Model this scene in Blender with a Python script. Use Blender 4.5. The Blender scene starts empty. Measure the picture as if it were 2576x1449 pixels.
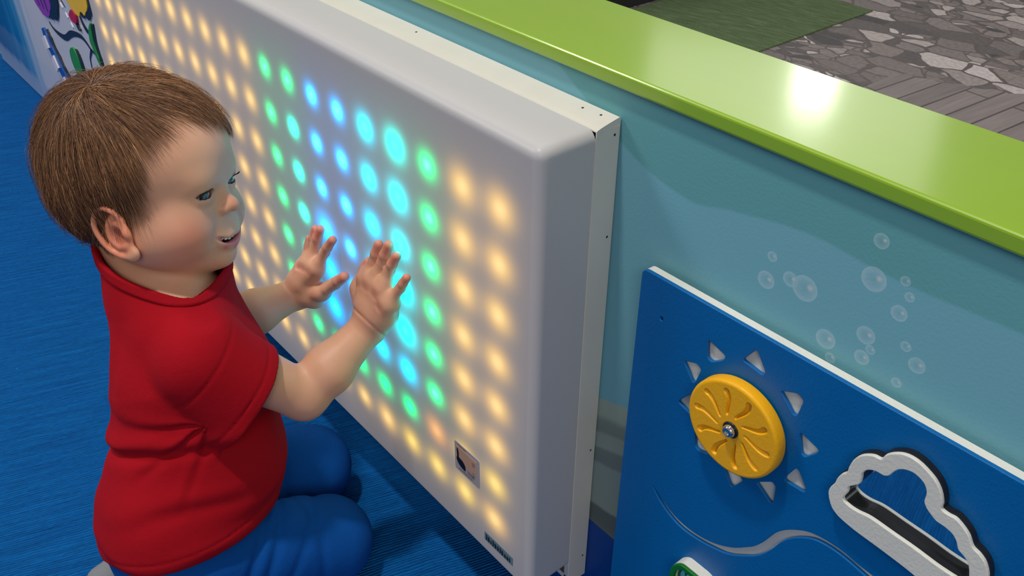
import bpy, bmesh, math, random
import numpy as np
from mathutils import Vector, Matrix
random.seed(7)
RNG = np.random.default_rng(7)
SC = bpy.context.scene
COL = SC.collection

# ------------------------------------------------------------------ camera
cam_d = bpy.data.cameras.new('camera')
cam = bpy.data.objects.new('camera', cam_d)
COL.objects.link(cam)
cam_d.sensor_width = 36.0
cam_d.lens = 2283.4385 / 2576 * 36.0
cam_d.clip_start = 0.02
CR = [(0.64221619, 0.43917627, -0.62823768), (0.76650033, -0.36156292, 0.53080081), (0.00596767, -0.82243325, -0.56883032)]
cm = Matrix.Identity(4)
for i in range(3):
    cm[i][0] = CR[i][0]
    cm[i][1] = -CR[i][1]
    cm[i][2] = -CR[i][2]
cm[0][3], cm[1][3], cm[2][3] = 0.0, -0.45, 0.8406
cam.matrix_world = cm
SC.camera = cam

# ------------------------------------------------------------------ colour management
SC.view_settings.view_transform = 'Standard'
SC.view_settings.look = 'None'
SC.view_settings.gamma = 1.0
SC.view_settings.use_curve_mapping = False
SC.view_settings.exposure = -0.02

# ------------------------------------------------------------------ world: soft light of a big bright hall
w = bpy.data.worlds.new('hall_light')
SC.world = w
w.use_nodes = True
w.node_tree.nodes['Background'].inputs[0].default_value = (1.0, 0.985, 0.965, 1)
w.node_tree.nodes['Background'].inputs[1].default_value = 0.20

def area(name, loc, target, size, power, color=(1, 1, 1), sy=None):
    ld = bpy.data.lights.new(name, 'AREA')
    ld.size = size
    if sy:
        ld.shape = 'RECTANGLE'
        ld.size_y = sy
    ld.energy = power
    ld.color = color
    o = bpy.data.objects.new(name, ld)
    COL.objects.link(o)
    o.location = loc
    o.rotation_euler = (Vector(target) - Vector(loc)).to_track_quat('-Z', 'Y').to_euler()
    return o

area('ceiling_or_added_light', (-0.66, -0.60, 2.75), (-0.60, -0.10, 0.2), 0.14, 34, (1.0, 0.965, 0.92))
area('ceiling_or_added_light', (-2.9, -1.9, 2.6), (-0.5, 0.0, 0.3), 0.8, 18, (0.95, 0.98, 1.0))
area('ceiling_or_added_light', (-2.5, -1.3, 2.6), (-2.0, 0.0, 0.2), 0.6, 18, (1.0, 0.98, 0.96))  # added fill that brightens the far-left flower panel
area('ceiling_or_added_light', (1.9, -1.9, 2.5), (-0.2, 0.0, 0.4), 1.2, 29, (1.0, 0.98, 0.96))  # added soft fill for the light panel's right side and the wall
area('ceiling_or_added_light', (-3.15, 4.88, 2.7), (-0.32, 0.08, 0.6), 0.26, 4, (1.0, 0.98, 0.94))
area('ceiling_or_added_light', (-2.75, 3.95, 2.72), (-0.32, 0.08, 0.6), 1.7, 8, (1.0, 0.98, 0.94), 1.1)  # large dim light added to lay a pale reflection on the wall cap
area('ceiling_or_added_light', (0.9, 3.2, 2.7), (-1.0, 1.6, 0.0), 0.9, 40, (1.0, 0.96, 0.94))

# ------------------------------------------------------------------ helpers
def srgb(r, g, b):
    def f(c):
        c /= 255.0
        return c / 12.92 if c <= 0.04045 else ((c + 0.055) / 1.055) ** 2.4
    return (f(r), f(g), f(b), 1.0)

def new_mat(name):
    m = bpy.data.materials.new(name)
    m.use_nodes = True
    nt = m.node_tree
    return m, nt, nt.nodes['Principled BSDF']

def nd(nt, t, **kw):
    n = nt.nodes.new(t)
    for k, v in kw.items():
        setattr(n, k, v)
    return n

def math_n(nt, op, a, b=None, clamp=False):
    n = nd(nt, 'ShaderNodeMath', operation=op, use_clamp=clamp)
    for i, v in enumerate((a, b)):
        if v is None:
            continue
        if isinstance(v, (int, float)):
            n.inputs[i].default_value = v
        else:
            nt.links.new(v, n.inputs[i])
    return n.outputs[0]

def mix_c(nt, fac, a, b, mode='MIX'):
    n = nd(nt, 'ShaderNodeMix', data_type='RGBA', blend_type=mode)
    for s, v in ((n.inputs[0], fac), (n.inputs[6], a), (n.inputs[7], b)):
        if isinstance(v, (int, float, tuple)):
            s.default_value = v
        else:
            nt.links.new(v, s)
    return n.outputs[2]

def ramp(nt, fac, stops, interp='LINEAR'):
    n = nd(nt, 'ShaderNodeValToRGB')
    n.color_ramp.interpolation = interp
    e = n.color_ramp.elements
    while len(e) < len(stops):
        e.new(0.5)
    for i, (p, c) in enumerate(stops):
        e[i].position = p
        e[i].color = c
    nt.links.new(fac, n.inputs[0])
    return n.outputs[0]

def noise(nt, vec, scale, detail=3.0, rough=0.5):
    n = nd(nt, 'ShaderNodeTexNoise')
    n.inputs['Scale'].default_value = scale
    n.inputs['Detail'].default_value = detail
    n.inputs['Roughness'].default_value = rough
    if vec is not None:
        nt.links.new(vec, n.inputs['Vector'])
    return n.outputs[0]

def bump(nt, bsdf, h, strength, dist=0.001):
    n = nd(nt, 'ShaderNodeBump')
    n.inputs['Strength'].default_value = strength
    n.inputs['Distance'].default_value = dist
    nt.links.new(h, n.inputs['Height'])
    nt.links.new(n.outputs[0], bsdf.inputs['Normal'])

def geo_pos(nt):
    return nd(nt, 'ShaderNodeNewGeometry').outputs['Position']

def mapping(nt, vec, loc=(0, 0, 0), rot=(0, 0, 0), scale=(1, 1, 1)):
    n = nd(nt, 'ShaderNodeMapping')
    n.inputs['Location'].default_value = loc
    n.inputs['Rotation'].default_value = rot
    n.inputs['Scale'].default_value = scale
    nt.links.new(vec, n.inputs['Vector'])
    return n.outputs[0]

def plastic(name, col, rough=0.4, grain=0.0, gscale=900, spec=0.5, coat=0.0):
    m, nt, b = new_mat(name)
    b.inputs['Roughness'].default_value = rough
    b.inputs['Specular IOR Level'].default_value = spec
    b.inputs['Coat Weight'].default_value = coat
    p = geo_pos(nt)
    v = noise(nt, p, 30, 3)
    dark = tuple(c * 0.9 for c in col[:3]) + (1,)
    nt.links.new(mix_c(nt, v, dark, col), b.inputs['Base Color'])
    if grain:
        bump(nt, b, noise(nt, p, gscale, 2), grain, 0.0006)
    return m

def link_mesh(name, verts, faces, mat=None, parent=None, smooth=False):
    me = bpy.data.meshes.new(name)
    if isinstance(verts, np.ndarray):
        verts = verts.tolist()
    if isinstance(faces, np.ndarray):
        faces = faces.tolist()
    me.from_pydata(verts, [], faces)
    me.update()
    o = bpy.data.objects.new(name, me)
    COL.objects.link(o)
    if mat:
        me.materials.append(mat)
    if smooth:
        me.polygons.foreach_set('use_smooth', [True] * len(me.polygons))
    if parent:
        o.parent = parent
        o.matrix_parent_inverse = Matrix.Translation(-parent.location)
    return o

def struct(o):
    o['kind'] = 'structure'
    return o

def tag(o, label, cat, group=None):
    o['label'] = label
    o['category'] = cat
    if group:
        o['group'] = group
    return o

def empty(name, loc):
    o = bpy.data.objects.new(name, None)
    COL.objects.link(o)
    o.location = loc
    o.empty_display_size = 0.05
    return o

def box(name, x0, x1, y0, y1, z0, z1, mat, parent=None, bev=0.0, seg=3):
    bm = bmesh.new()
    bmesh.ops.create_cube(bm, size=1.0)
    for v in bm.verts:
        v.co = ((x0 + x1) / 2 + v.co.x * (x1 - x0), (y0 + y1) / 2 + v.co.y * (y1 - y0), (z0 + z1) / 2 + v.co.z * (z1 - z0))
    if bev:
        bmesh.ops.bevel(bm, geom=bm.edges[:], offset=bev, segments=seg, affect='EDGES', profile=0.5)
    me = bpy.data.meshes.new(name)
    bm.to_mesh(me)
    bm.free()
    o = bpy.data.objects.new(name, me)
    COL.objects.link(o)
    me.materials.append(mat)
    if parent:
        o.parent = parent
        o.matrix_parent_inverse = Matrix.Translation(-parent.location)
    return o

def smooth_loop(pts, n=6, closed=True):
    """Catmull-Rom resample of a 2D outline."""
    P = np.array(pts, float)
    N = len(P)
    out = []
    for i in range(N if closed else N - 1):
        if closed:
            p0, p1, p2, p3 = P[(i - 1) % N], P[i], P[(i + 1) % N], P[(i + 2) % N]
        else:
            p0, p1, p2, p3 = P[max(i - 1, 0)], P[i], P[i + 1], P[min(i + 2, N - 1)]
        for k in range(n):
            t = k / n
            out.append(0.5 * ((2 * p1) + (-p0 + p2) * t + (2 * p0 - 5 * p1 + 4 * p2 - p3) * t * t + (-p0 + 3 * p1 - 3 * p2 + p3) * t ** 3))
    if not closed:
        out.append(P[-1])
    return [tuple(q) for q in out]

def round_poly(pts, r, n=5):
    """Round the corners of a polygon with quadratic arcs."""
    P = [np.array(p, float) for p in pts]
    out = []
    for i, p in enumerate(P):
        a, b = P[i - 1], P[(i + 1) % len(P)]
        la, lb = np.linalg.norm(a - p), np.linalg.norm(b - p)
        pa = p + (a - p) / la * min(r, la * 0.45)
        pb = p + (b - p) / lb * min(r, lb * 0.45)
        for k in range(n + 1):
            t = k / n
            out.append(tuple((1 - t) ** 2 * pa + 2 * t * (1 - t) * p + t * t * pb))
    return out

def offset_loop(pts, d):
    P = np.array(pts, float)
    area2 = np.sum(P[:, 0] * np.roll(P[:, 1], -1) - np.roll(P[:, 0], -1) * P[:, 1])
    T = np.roll(P, -1, 0) - np.roll(P, 1, 0)
    T /= np.linalg.norm(T, axis=1)[:, None] + 1e-12
    Nn = np.stack([T[:, 1], -T[:, 0]], 1) * (1 if area2 > 0 else -1)
    return [tuple(q) for q in P + Nn * d]

def plate(name, loops, y0, y1, mat, parent=None, bev=0.0, seg=2):
    """Upright plate in the XZ plane from y0 (back) to y1 (front), outlines given as (x, z); first loop outer, others holes."""
    cu = bpy.data.curves.new(name, 'CURVE')
    cu.dimensions = '2D'
    cu.fill_mode = 'BOTH'
    for lp in loops:
        s = cu.splines.new('POLY')
        s.points.add(len(lp) - 1)
        for i, (x, z) in enumerate(lp):
            s.points[i].co = (x, z, 0, 1)
        s.use_cyclic_u = True
    th = abs(y0 - y1)
    cu.extrude = th / 2 - bev
    cu.bevel_depth = bev
    cu.bevel_resolution = seg
    if bev:
        cu.offset = -bev
    tmp = bpy.data.objects.new('tmp', cu)
    COL.objects.link(tmp)
    bpy.context.view_layer.update()
    me = bpy.data.meshes.new_from_object(tmp.evaluated_get(bpy.context.evaluated_depsgraph_get()))
    bpy.data.objects.remove(tmp)
    me.name = name
    co = np.empty(len(me.vertices) * 3)
    me.vertices.foreach_get('co', co)
    co = co.reshape(-1, 3)
    new = np.stack([co[:, 0], (y0 + y1) / 2 - co[:, 2], co[:, 1]], 1)
    me.vertices.foreach_set('co', new.ravel())
    me.update()
    me.materials.clear()
    me.materials.append(mat)
    o = bpy.data.objects.new(name, me)
    COL.objects.link(o)
    me.polygons.foreach_set('use_smooth', [False] * len(me.polygons))
    if parent:
        o.parent = parent
        o.matrix_parent_inverse = Matrix.Translation(-parent.location)
    return o

def lathe_y(name, cx, cz, prof, mat, parent=None, n=72, smooth=True):
    """Surface of revolution about a Y axis; prof = [(radius, y)]."""
    V, F = [], []
    for r, y in prof:
        for k in range(n):
            a = 2 * math.pi * k / n
            V.append((cx + r * math.cos(a), y, cz + r * math.sin(a)))
    for i in range(len(prof) - 1):
        for k in range(n):
            F.append((i * n + k, i * n + (k + 1) % n, (i + 1) * n + (k + 1) % n, (i + 1) * n + k))
    F.append(tuple(range(n))[::-1])
    F.append(tuple(range((len(prof) - 1) * n, len(prof) * n)))
    return link_mesh(name, V, F, mat, parent, smooth)

def strip(name, pts, wid, y0, y1, mat, parent=None):
    """Upright ribbon plate following a line of (x, z) points; wid = width or list."""
    P = np.array(smooth_loop(pts, 5, False))
    T = np.gradient(P, axis=0)
    T /= np.linalg.norm(T, axis=1)[:, None]
    Nn = np.stack([-T[:, 1], T[:, 0]], 1)
    W = np.interp(np.linspace(0, 1, len(P)), np.linspace(0, 1, len(wid)), wid)[:, None] / 2
    lp = [tuple(q) for q in P + Nn * W] + [tuple(q) for q in (P - Nn * W)[::-1]]
    return plate(name, [lp], y0, y1, mat, parent)

# ================================================================== SETTING
# ---- carpet floor in front of the wall
def carpet_mat():
    m, nt, b = new_mat('blue_ribbed_carpet')
    p = geo_pos(nt)
    warp = noise(nt, p, 5.0, 2)
    q = mapping(nt, p, rot=(0, 0, math.radians(17.5)))
    sep = nd(nt, 'ShaderNodeSeparateXYZ')
    nt.links.new(q, sep.inputs[0])
    # ribs run along the rotated Y axis, so they vary with rotated X
    xx = math_n(nt, 'ADD', sep.outputs[0], math_n(nt, 'MULTIPLY', warp, 0.014))
    wob = noise(nt, mapping(nt, q, scale=(60, 14, 1)), 1.0, 3)
    xx = math_n(nt, 'ADD', xx, math_n(nt, 'MULTIPLY', wob, 0.0060))
    s = math_n(nt, 'SINE', math_n(nt, 'MULTIPLY', xx, 2 * math.pi / 0.0036))
    rib = math_n(nt, 'MULTIPLY_ADD', s, 0.5)
    nt.nodes[-1].inputs[2].default_value = 0.5
    streak = noise(nt, mapping(nt, q, scale=(210, 10, 1)), 1.0, 4, 0.7)
    yarn = noise(nt, mapping(nt, q, scale=(420, 130, 420)), 1.0, 3, 0.7)
    big = noise(nt, p, 2.2, 2)
    f = math_n(nt, 'ADD', math_n(nt, 'MULTIPLY', rib, 0.22), math_n(nt, 'MULTIPLY', streak, 0.66))
    f = math_n(nt, 'ADD', f, math_n(nt, 'MULTIPLY', yarn, 0.35))
    c = ramp(nt, f, [(0.25, srgb(0, 40, 92)), (0.5, srgb(0, 82, 152)), (0.72, srgb(2, 106, 180)), (0.95, srgb(20, 132, 204))])
    c = mix_c(nt, math_n(nt, 'MULTIPLY', big, 0.35), c, srgb(0, 66, 142))
    # bits of light fluff
    v = nd(nt, 'ShaderNodeTexVoronoi')
    v.inputs['Scale'].default_value = 34
    nt.links.new(p, v.inputs['Vector'])
    sp = math_n(nt, 'LESS_THAN', v.outputs['Distance'], 0.035)
    sp = math_n(nt, 'MULTIPLY', sp, math_n(nt, 'GREATER_THAN', noise(nt, p, 60, 1), 0.56))
    c = mix_c(nt, sp, c, srgb(70, 190, 230))
    nt.links.new(c, b.inputs['Base Color'])
    b.inputs['Roughness'].default_value = 0.95
    b.inputs['Specular IOR Level'].default_value = 0.15
    h = math_n(nt, 'ADD', math_n(nt, 'MULTIPLY', rib, 1.0), math_n(nt, 'MULTIPLY', yarn, 1.2))
    h = math_n(nt, 'ADD', h, math_n(nt, 'MULTIPLY', streak, 0.8))
    bump(nt, b, h, 1.0, 0.0016)
    return m

M_carpet = carpet_mat()
fl = box('floor', -4.2, 1.6, -2.6, 0.0, -0.03, 0.0, M_carpet)
struct(fl)

# ---- floor beyond the low wall: printed stone and plank sheets round a green carpet
def stone_mat():
    m, nt, b = new_mat('printed_stone_vinyl')
    p = geo_pos(nt)
    wn = nd(nt, 'ShaderNodeTexNoise')
    wn.inputs['Scale'].default_value = 9
    nt.links.new(p, wn.inputs['Vector'])
    wv = nd(nt, 'ShaderNodeVectorMath', operation='SCALE')
    nt.links.new(wn.outputs['Color'], wv.inputs[0])
    wv.inputs['Scale'].default_value = 0.05
    pa = nd(nt, 'ShaderNodeVectorMath', operation='ADD')
    nt.links.new(p, pa.inputs[0])
    nt.links.new(wv.outputs[0], pa.inputs[1])
    q = mapping(nt, pa.outputs[0], scale=(0.62, 1.0, 1))
    def vor(feature, sc):
        v = nd(nt, 'ShaderNodeTexVoronoi', feature=feature)
        v.inputs['Scale'].default_value = sc
        nt.links.new(q, v.inputs['Vector'])
        return v
    v1 = vor('F1', 15)
    v2 = vor('DISTANCE_TO_EDGE', 15)
    small = vor('F1', 30)
    smalle = vor('DISTANCE_TO_EDGE', 30)
    sx = nd(nt, 'ShaderNodeSeparateColor')
    nt.links.new(v1.outputs['Color'], sx.inputs[0])
    pal = [(0.0, srgb(66, 63, 66)), (0.2, srgb(98, 92, 90)), (0.4, srgb(136, 126, 122)), (0.6, srgb(116, 108, 106)),
           (0.8, srgb(168, 158, 155)), (1.0, srgb(200, 190, 186))]
    c = ramp(nt, sx.outputs[0], pal)
    sy = nd(nt, 'ShaderNodeSeparateColor')
    nt.links.new(small.outputs['Color'], sy.inputs[0])
    c2 = ramp(nt, sy.outputs[0], pal)
    cs = mix_c(nt, math_n(nt, 'LESS_THAN', smalle.outputs['Distance'], 0.06), c2, srgb(96, 88, 86))
    cb = mix_c(nt, math_n(nt, 'LESS_THAN', v2.outputs['Distance'], 0.055), c, srgb(92, 84, 82))
    pick = math_n(nt, 'GREATER_THAN', sx.outputs[1], 0.62)
    c = mix_c(nt, pick, cb, cs)
    gr = noise(nt, p, 90, 4)
    c = mix_c(nt, 0.35, c, ramp(nt, gr, [(0.3, (0.2, 0.19, 0.19, 1)), (0.7, (0.8, 0.78, 0.77, 1))]), 'OVERLAY')
    nt.links.new(c, b.inputs['Base Color'])
    b.inputs['Roughness'].default_value = 0.45
    return m

def plank_mat():
    m, nt, b = new_mat('printed_grey_plank_vinyl')
    p = geo_pos(nt)
    q = mapping(nt, p, rot=(0, 0, math.radians(-85)))
    br = nd(nt, 'ShaderNodeTexBrick')
    br.inputs['Scale'].default_value = 1.0
    br.inputs['Brick Width'].default_value = 0.36
    br.inputs['Row Height'].default_value = 0.060
    br.inputs['Mortar Size'].default_value = 0.0028
    br.inputs['Color1'].default_value = srgb(150, 140, 137)
    br.inputs['Color2'].default_value = srgb(120, 112, 110)
    br.inputs['Mortar'].default_value = srgb(78, 72, 72)
    nt.links.new(q, br.inputs['Vector'])
    g = noise(nt, mapping(nt, q, scale=(5, 70, 1)), 1.0, 4, 0.65)
    c = mix_c(nt, 0.45, br.outputs['Color'], ramp(nt, g, [(0.25, (0.25, 0.24, 0.24, 1)), (0.75, (0.8, 0.78, 0.77, 1))]), 'OVERLAY')
    nt.links.new(c, b.inputs['Base Color'])
    b.inputs['Roughness'].default_value = 0.45
    return m

def green_carpet_mat():
    m, nt, b = new_mat('olive_green_carpet')
    p = geo_pos(nt)
    q = mapping(nt, p, rot=(0, 0, math.radians(-8)))
    g = noise(nt, mapping(nt, q, scale=(14, 120, 1)), 1.0, 4, 0.7)
    y = noise(nt, p, 260, 3, 0.7)
    f = math_n(nt, 'ADD', math_n(nt, 'MULTIPLY', g, 0.7), math_n(nt, 'MULTIPLY', y, 0.3))
    c = ramp(nt, f, [(0.3, srgb(58, 76, 44)), (0.5, srgb(84, 104, 66)), (0.7, srgb(118, 134, 98))])
    nt.links.new(c, b.inputs['Base Color'])
    b.inputs['Roughness'].default_value = 0.95
    bump(nt, b, f, 0.8, 0.003)
    return m

M_stone, M_plank, M_green_carpet = stone_mat(), plank_mat(), green_carpet_mat()
fl2 = box('floor', -4.2, 1.6, 0.0, 5.5, -0.03, 0.0, M_stone)
struct(fl2)
# plank sheet with an irregular stone edge
edge = [(-1.04, 1.50), (-1.039, 1.66), (-1.02, 1.69), (-0.985, 1.685), (-0.96, 1.705), (-0.935, 1.70), (-0.90, 1.735), (-0.865, 1.73),
        (-0.83, 1.765), (-0.80, 1.765), (-0.765, 1.80), (-0.72, 1.79), (-0.68, 1.83), (-0.62, 1.82), (-0.5, 1.9), (0.2, 1.9), (0.9, 1.9), (0.9, 0.15), (-1.04, 0.15)]
Vp = [(x, y, 0.0016) for x, y in edge]
nE = len(edge)
Vp += [(x, y, 0.0) for x, y in edge]
Fp = [tuple(range(nE))[::-1]] + [(i, (i + 1) % nE, nE + (i + 1) % nE, nE + i) for i in range(nE)]
pk = link_mesh('floor', Vp, Fp, M_plank)
struct(pk)
gc = box('green_carpet', -1.80, -1.348, 0.55, 2.064, 0.0, 0.004, M_green_carpet)
tag(gc, 'olive green ribbed carpet square on the stone-patterned floor behind the low wall', 'carpet')
M_black = plastic('black_rubber', (0.012, 0.012, 0.013, 1), 0.6)
M_darkblue_soft = plastic('dark_blue_vinyl', srgb(20, 62, 84), 0.4)
sp_ = empty('soft_play_block', (-2.15, 1.9, 0.0))
box('foot_strip', -2.48, -1.82, 1.2, 2.6, 0.0, 0.045, M_black, sp_, 0.004)
box('block_body', -2.46, -1.86, 1.22, 2.58, 0.045, 0.5, M_darkblue_soft, sp_, 0.02)
tag(sp_, 'dark blue block with a black foot beside the green carpet behind the low wall', 'play block')

# ---- the low wall with its painted underwater mural
def wall_mat():
    m, nt, b = new_mat('painted_teal_mural')
    p = geo_pos(nt)
    sep = nd(nt, 'ShaderNodeSeparateXYZ')
    nt.links.new(p, sep.inputs[0])
    X, Y, Z = sep.outputs
    big = noise(nt, mapping(nt, p, scale=(2.2, 1, 5)), 1.0, 2)
    base = ramp(nt, big, [(0.3, srgb(96, 158, 162)), (0.5, srgb(98, 160, 166)), (0.7, srgb(101, 163, 171))])
    # paler swell of water under a soft diagonal edge
    zl = nd(nt, 'ShaderNodeFloatCurve')
    cv = zl.mapping.curves[0]
    pts = [(-0.45, 0.575), (-0.343, 0.5347), (-0.31, 0.5415), (-0.247, 0.5516), (-0.207, 0.5496), (-0.18, 0.5489), (-0.117, 0.552), (0.2, 0.54)]
    t = lambda x: (x + 0.45) / 0.65
    while len(cv.points) < len(pts):
        cv.points.new(0.5, 0.5)
    for i, (x, z) in enumerate(pts):
        cv.points[i].location = (t(x), z)
    zl.mapping.update()
    nt.links.new(math_n(nt, 'DIVIDE', math_n(nt, 'ADD', X, 0.45), 0.65), zl.inputs['Value'])
    dz = math_n(nt, 'SUBTRACT', zl.outputs[0], Z)
    sw = nd(nt, 'ShaderNodeMapRange', interpolation_type='SMOOTHSTEP')
    nt.links.new(dz, sw.inputs[0])
    sw.inputs[1].default_value = -0.0006
    sw.inputs[2].default_value = 0.003
    fade = nd(nt, 'ShaderNodeMapRange', interpolation_type='SMOOTHSTEP')
    nt.links.new(dz, fade.inputs[0])
    fade.inputs[1].default_value = 0.10
    fade.inputs[2].default_value = 0.0
    fade.inputs[3].default_value = 0.55
    fade.inputs[4].default_value = 0.62
    base = mix_c(nt, math_n(nt, 'MULTIPLY', sw.outputs[0], fade.outputs[0]), base, srgb(122, 178, 196))
    # bubbles
    bubs = [(-0.2034,0.5670,0.0051),(-0.2708,0.5230,0.0038),(-0.2720,0.5041,0.0067),(-0.2548,0.5135,0.0056),(-0.2435,0.5124,0.0094),(-0.2017,0.5413,0.0083),(-0.1835,0.5495,0.0033),(-0.1786,0.5409,0.0032),(-0.1817,0.5277,0.0054),(-0.2216,0.4847,0.0072),(-0.2155,0.4732,0.0038),(-0.1971,0.5023,0.0064),(-0.1919,0.4942,0.0033),(-0.1958,0.4859,0.0053),(-0.1721,0.5088,0.0035),(-0.1627,0.5003,0.0055),(-0.1709,0.4818,0.0035)]
    g = bpy.data.node_groups.new('bubble', 'ShaderNodeTree')
    for nm in ('X', 'Z', 'CX', 'CZ', 'R'):
        g.interface.new_socket(nm, in_out='INPUT', socket_type='NodeSocketFloat')
    g.interface.new_socket('A', in_out='OUTPUT', socket_type='NodeSocketFloat')
    g.interface.new_socket('H', in_out='OUTPUT', socket_type='NodeSocketFloat')
    gi, go = g.nodes.new('NodeGroupInput'), g.nodes.new('NodeGroupOutput')
    def hyp(cx, cz):
        return math_n(g, 'SQRT', math_n(g, 'ADD', math_n(g, 'POWER', math_n(g, 'ABSOLUTE', math_n(g, 'SUBTRACT', gi.outputs[0], cx)), 2.0),
                                        math_n(g, 'POWER', math_n(g, 'ABSOLUTE', math_n(g, 'SUBTRACT', gi.outputs[1], cz)), 2.0)))
    rr = math_n(g, 'DIVIDE', hyp(gi.outputs[2], gi.outputs[3]), gi.outputs[4])
    cr = ramp(g, rr, [(0.0, (0.10, 0.10, 0.10, 1)), (0.55, (0.26, 0.26, 0.26, 1)), (0.90, (0.50, 0.50, 0.50, 1)), (0.955, (0.55, 0.55, 0.55, 1)), (1.0, (0, 0, 0, 1))])
    g.links.new(cr, go.inputs[0])
    hx = math_n(g, 'ADD', gi.outputs[2], math_n(g, 'MULTIPLY', gi.outputs[4], 0.38))
    hz = math_n(g, 'ADD', gi.outputs[3], math_n(g, 'MULTIPLY', gi.outputs[4], 0.22))
    hr = math_n(g, 'DIVIDE', hyp(hx, hz), math_n(g, 'MULTIPLY', gi.outputs[4], 0.36))
    g.links.new(ramp(g, hr, [(0.0, (0.55, 0.55, 0.55, 1)), (1.0, (0, 0, 0, 1))], 'EASE'), go.inputs[1])
    A = Hh = None
    for (cx, cz, r) in bubs:
        n = nd(nt, 'ShaderNodeGroup')
        n.node_tree = g
        nt.links.new(X, n.inputs[0])
        nt.links.new(Z, n.inputs[1])
        n.inputs[2].default_value, n.inputs[3].default_value, n.inputs[4].default_value = cx, cz, r
        A = n.outputs[0] if A is None else math_n(nt, 'MAXIMUM', A, n.outputs[0])
        Hh = n.outputs[1] if Hh is None else math_n(nt, 'MAXIMUM', Hh, n.outputs[1])
    base = mix_c(nt, math_n(nt, 'MULTIPLY', A, 0.62), base, srgb(205, 222, 228))
    base = mix_c(nt, Hh, base, srgb(222, 212, 206))
    # grey rock at the foot of the mural, next to the light panel
    col = base
    wv = math_n(nt, 'MULTIPLY', noise(nt, mapping(nt, p, scale=(16, 1, 9)), 1.0, 1), 0.02)
    edge1 = math_n(nt, 'ADD', math_n(nt, 'MULTIPLY_ADD', X, 0.35), wv)
    nt.nodes[-2].inputs[2].default_value = 0.0
    zr = math_n(nt, 'SUBTRACT', Z, math_n(nt, 'MULTIPLY', X, 0.33))   # sloping layers
    zz = math_n(nt, 'ADD', zr, wv)
    rock = ramp(nt, math_n(nt, 'DIVIDE', math_n(nt, 'SUBTRACT', zz, 0.27), 0.20), [
        (0.0, srgb(110, 120, 112)), (0.14, srgb(92, 102, 98)), (0.22, srgb(92, 102, 98)), (0.24, srgb(138, 152, 142)), (0.5, srgb(132, 150, 146)),
        (0.52, srgb(108, 124, 122)), (0.60, srgb(112, 126, 122)), (0.62, srgb(140, 156, 148)), (0.70, srgb(138, 152, 144)),
        (0.72, srgb(116, 130, 124)), (0.78, srgb(120, 134, 128)), (0.82, srgb(150, 166, 154)), (1.0, srgb(154, 168, 158))])
    isrock = math_n(nt, 'MULTIPLY', math_n(nt, 'LESS_THAN', zr, 0.4405), math_n(nt, 'LESS_THAN', X, 0.6))
    col = mix_c(nt, isrock, col, rock)
    isblue = math_n(nt, 'LESS_THAN', Z, 0.147)
    col = mix_c(nt, isblue, col, srgb(0, 62, 140))
    nt.links.new(col, b.inputs['Base Color'])
    b.inputs['Roughness'].default_value = 0.55
    b.inputs['Specular IOR Level'].default_value = 0.35
    f1 = noise(nt, p, 420, 3)
    bump(nt, b, f1, 0.20, 0.0006)
    return m
M_wall = wall_mat()
wl = box('wall_front', -2.25, 1.2, 0.0, 0.095, 0.0, 0.594, M_wall)
struct(wl)
# round wall end beyond the flower panel, painted like flowing water
def water_mat():
    m, nt, b = new_mat('painted_blue_water')
    p = geo_pos(nt)
    q = mapping(nt, p, rot=(0, math.radians(-12), 0), scale=(26, 1, 1.6))
    f = noise(nt, q, 1.0, 4, 0.6)
    sep = nd(nt, 'ShaderNodeSeparateXYZ')
    nt.links.new(p, sep.inputs[0])
    c = ramp(nt, f, [(0.25, srgb(0, 70, 130)), (0.45, srgb(10, 110, 170)), (0.6, srgb(60, 150, 195)), (0.8, srgb(170, 205, 225))])
    nt.links.new(c, b.inputs['Base Color'])
    b.inputs['Roughness'].default_value = 0.45
    return m

# ---- lime green cap on the wall
def lime_mat(name, col, rough, coat):
    m, nt, b = new_mat(name)
    p = geo_pos(nt)
    v = noise(nt, mapping(nt, p, scale=(3, 40, 40)), 1.0, 3)
    c = mix_c(nt, v, tuple(x * 0.93 for x in col[:3]) + (1,), col)
    nt.links.new(c, b.inputs['Base Color'])
    b.inputs['Roughness'].default_value = rough
    b.inputs['Coat Weight'].default_value = coat
    b.inputs['Coat Roughness'].default_value = 0.14
    bump(nt, b, noise(nt, mapping(nt, p, scale=(30, 160, 160)), 1.0, 3), 0.06, 0.001)
    return m
M_lime = lime_mat('lime_gloss_laminate', srgb(138, 176, 18), 0.35, 1.0)
cap = box('trim_1', -2.5, 1.2, -0.005, 0.105, 0.5942, 0.606, M_lime, None, 0.0022, 3)
struct(cap)
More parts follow.
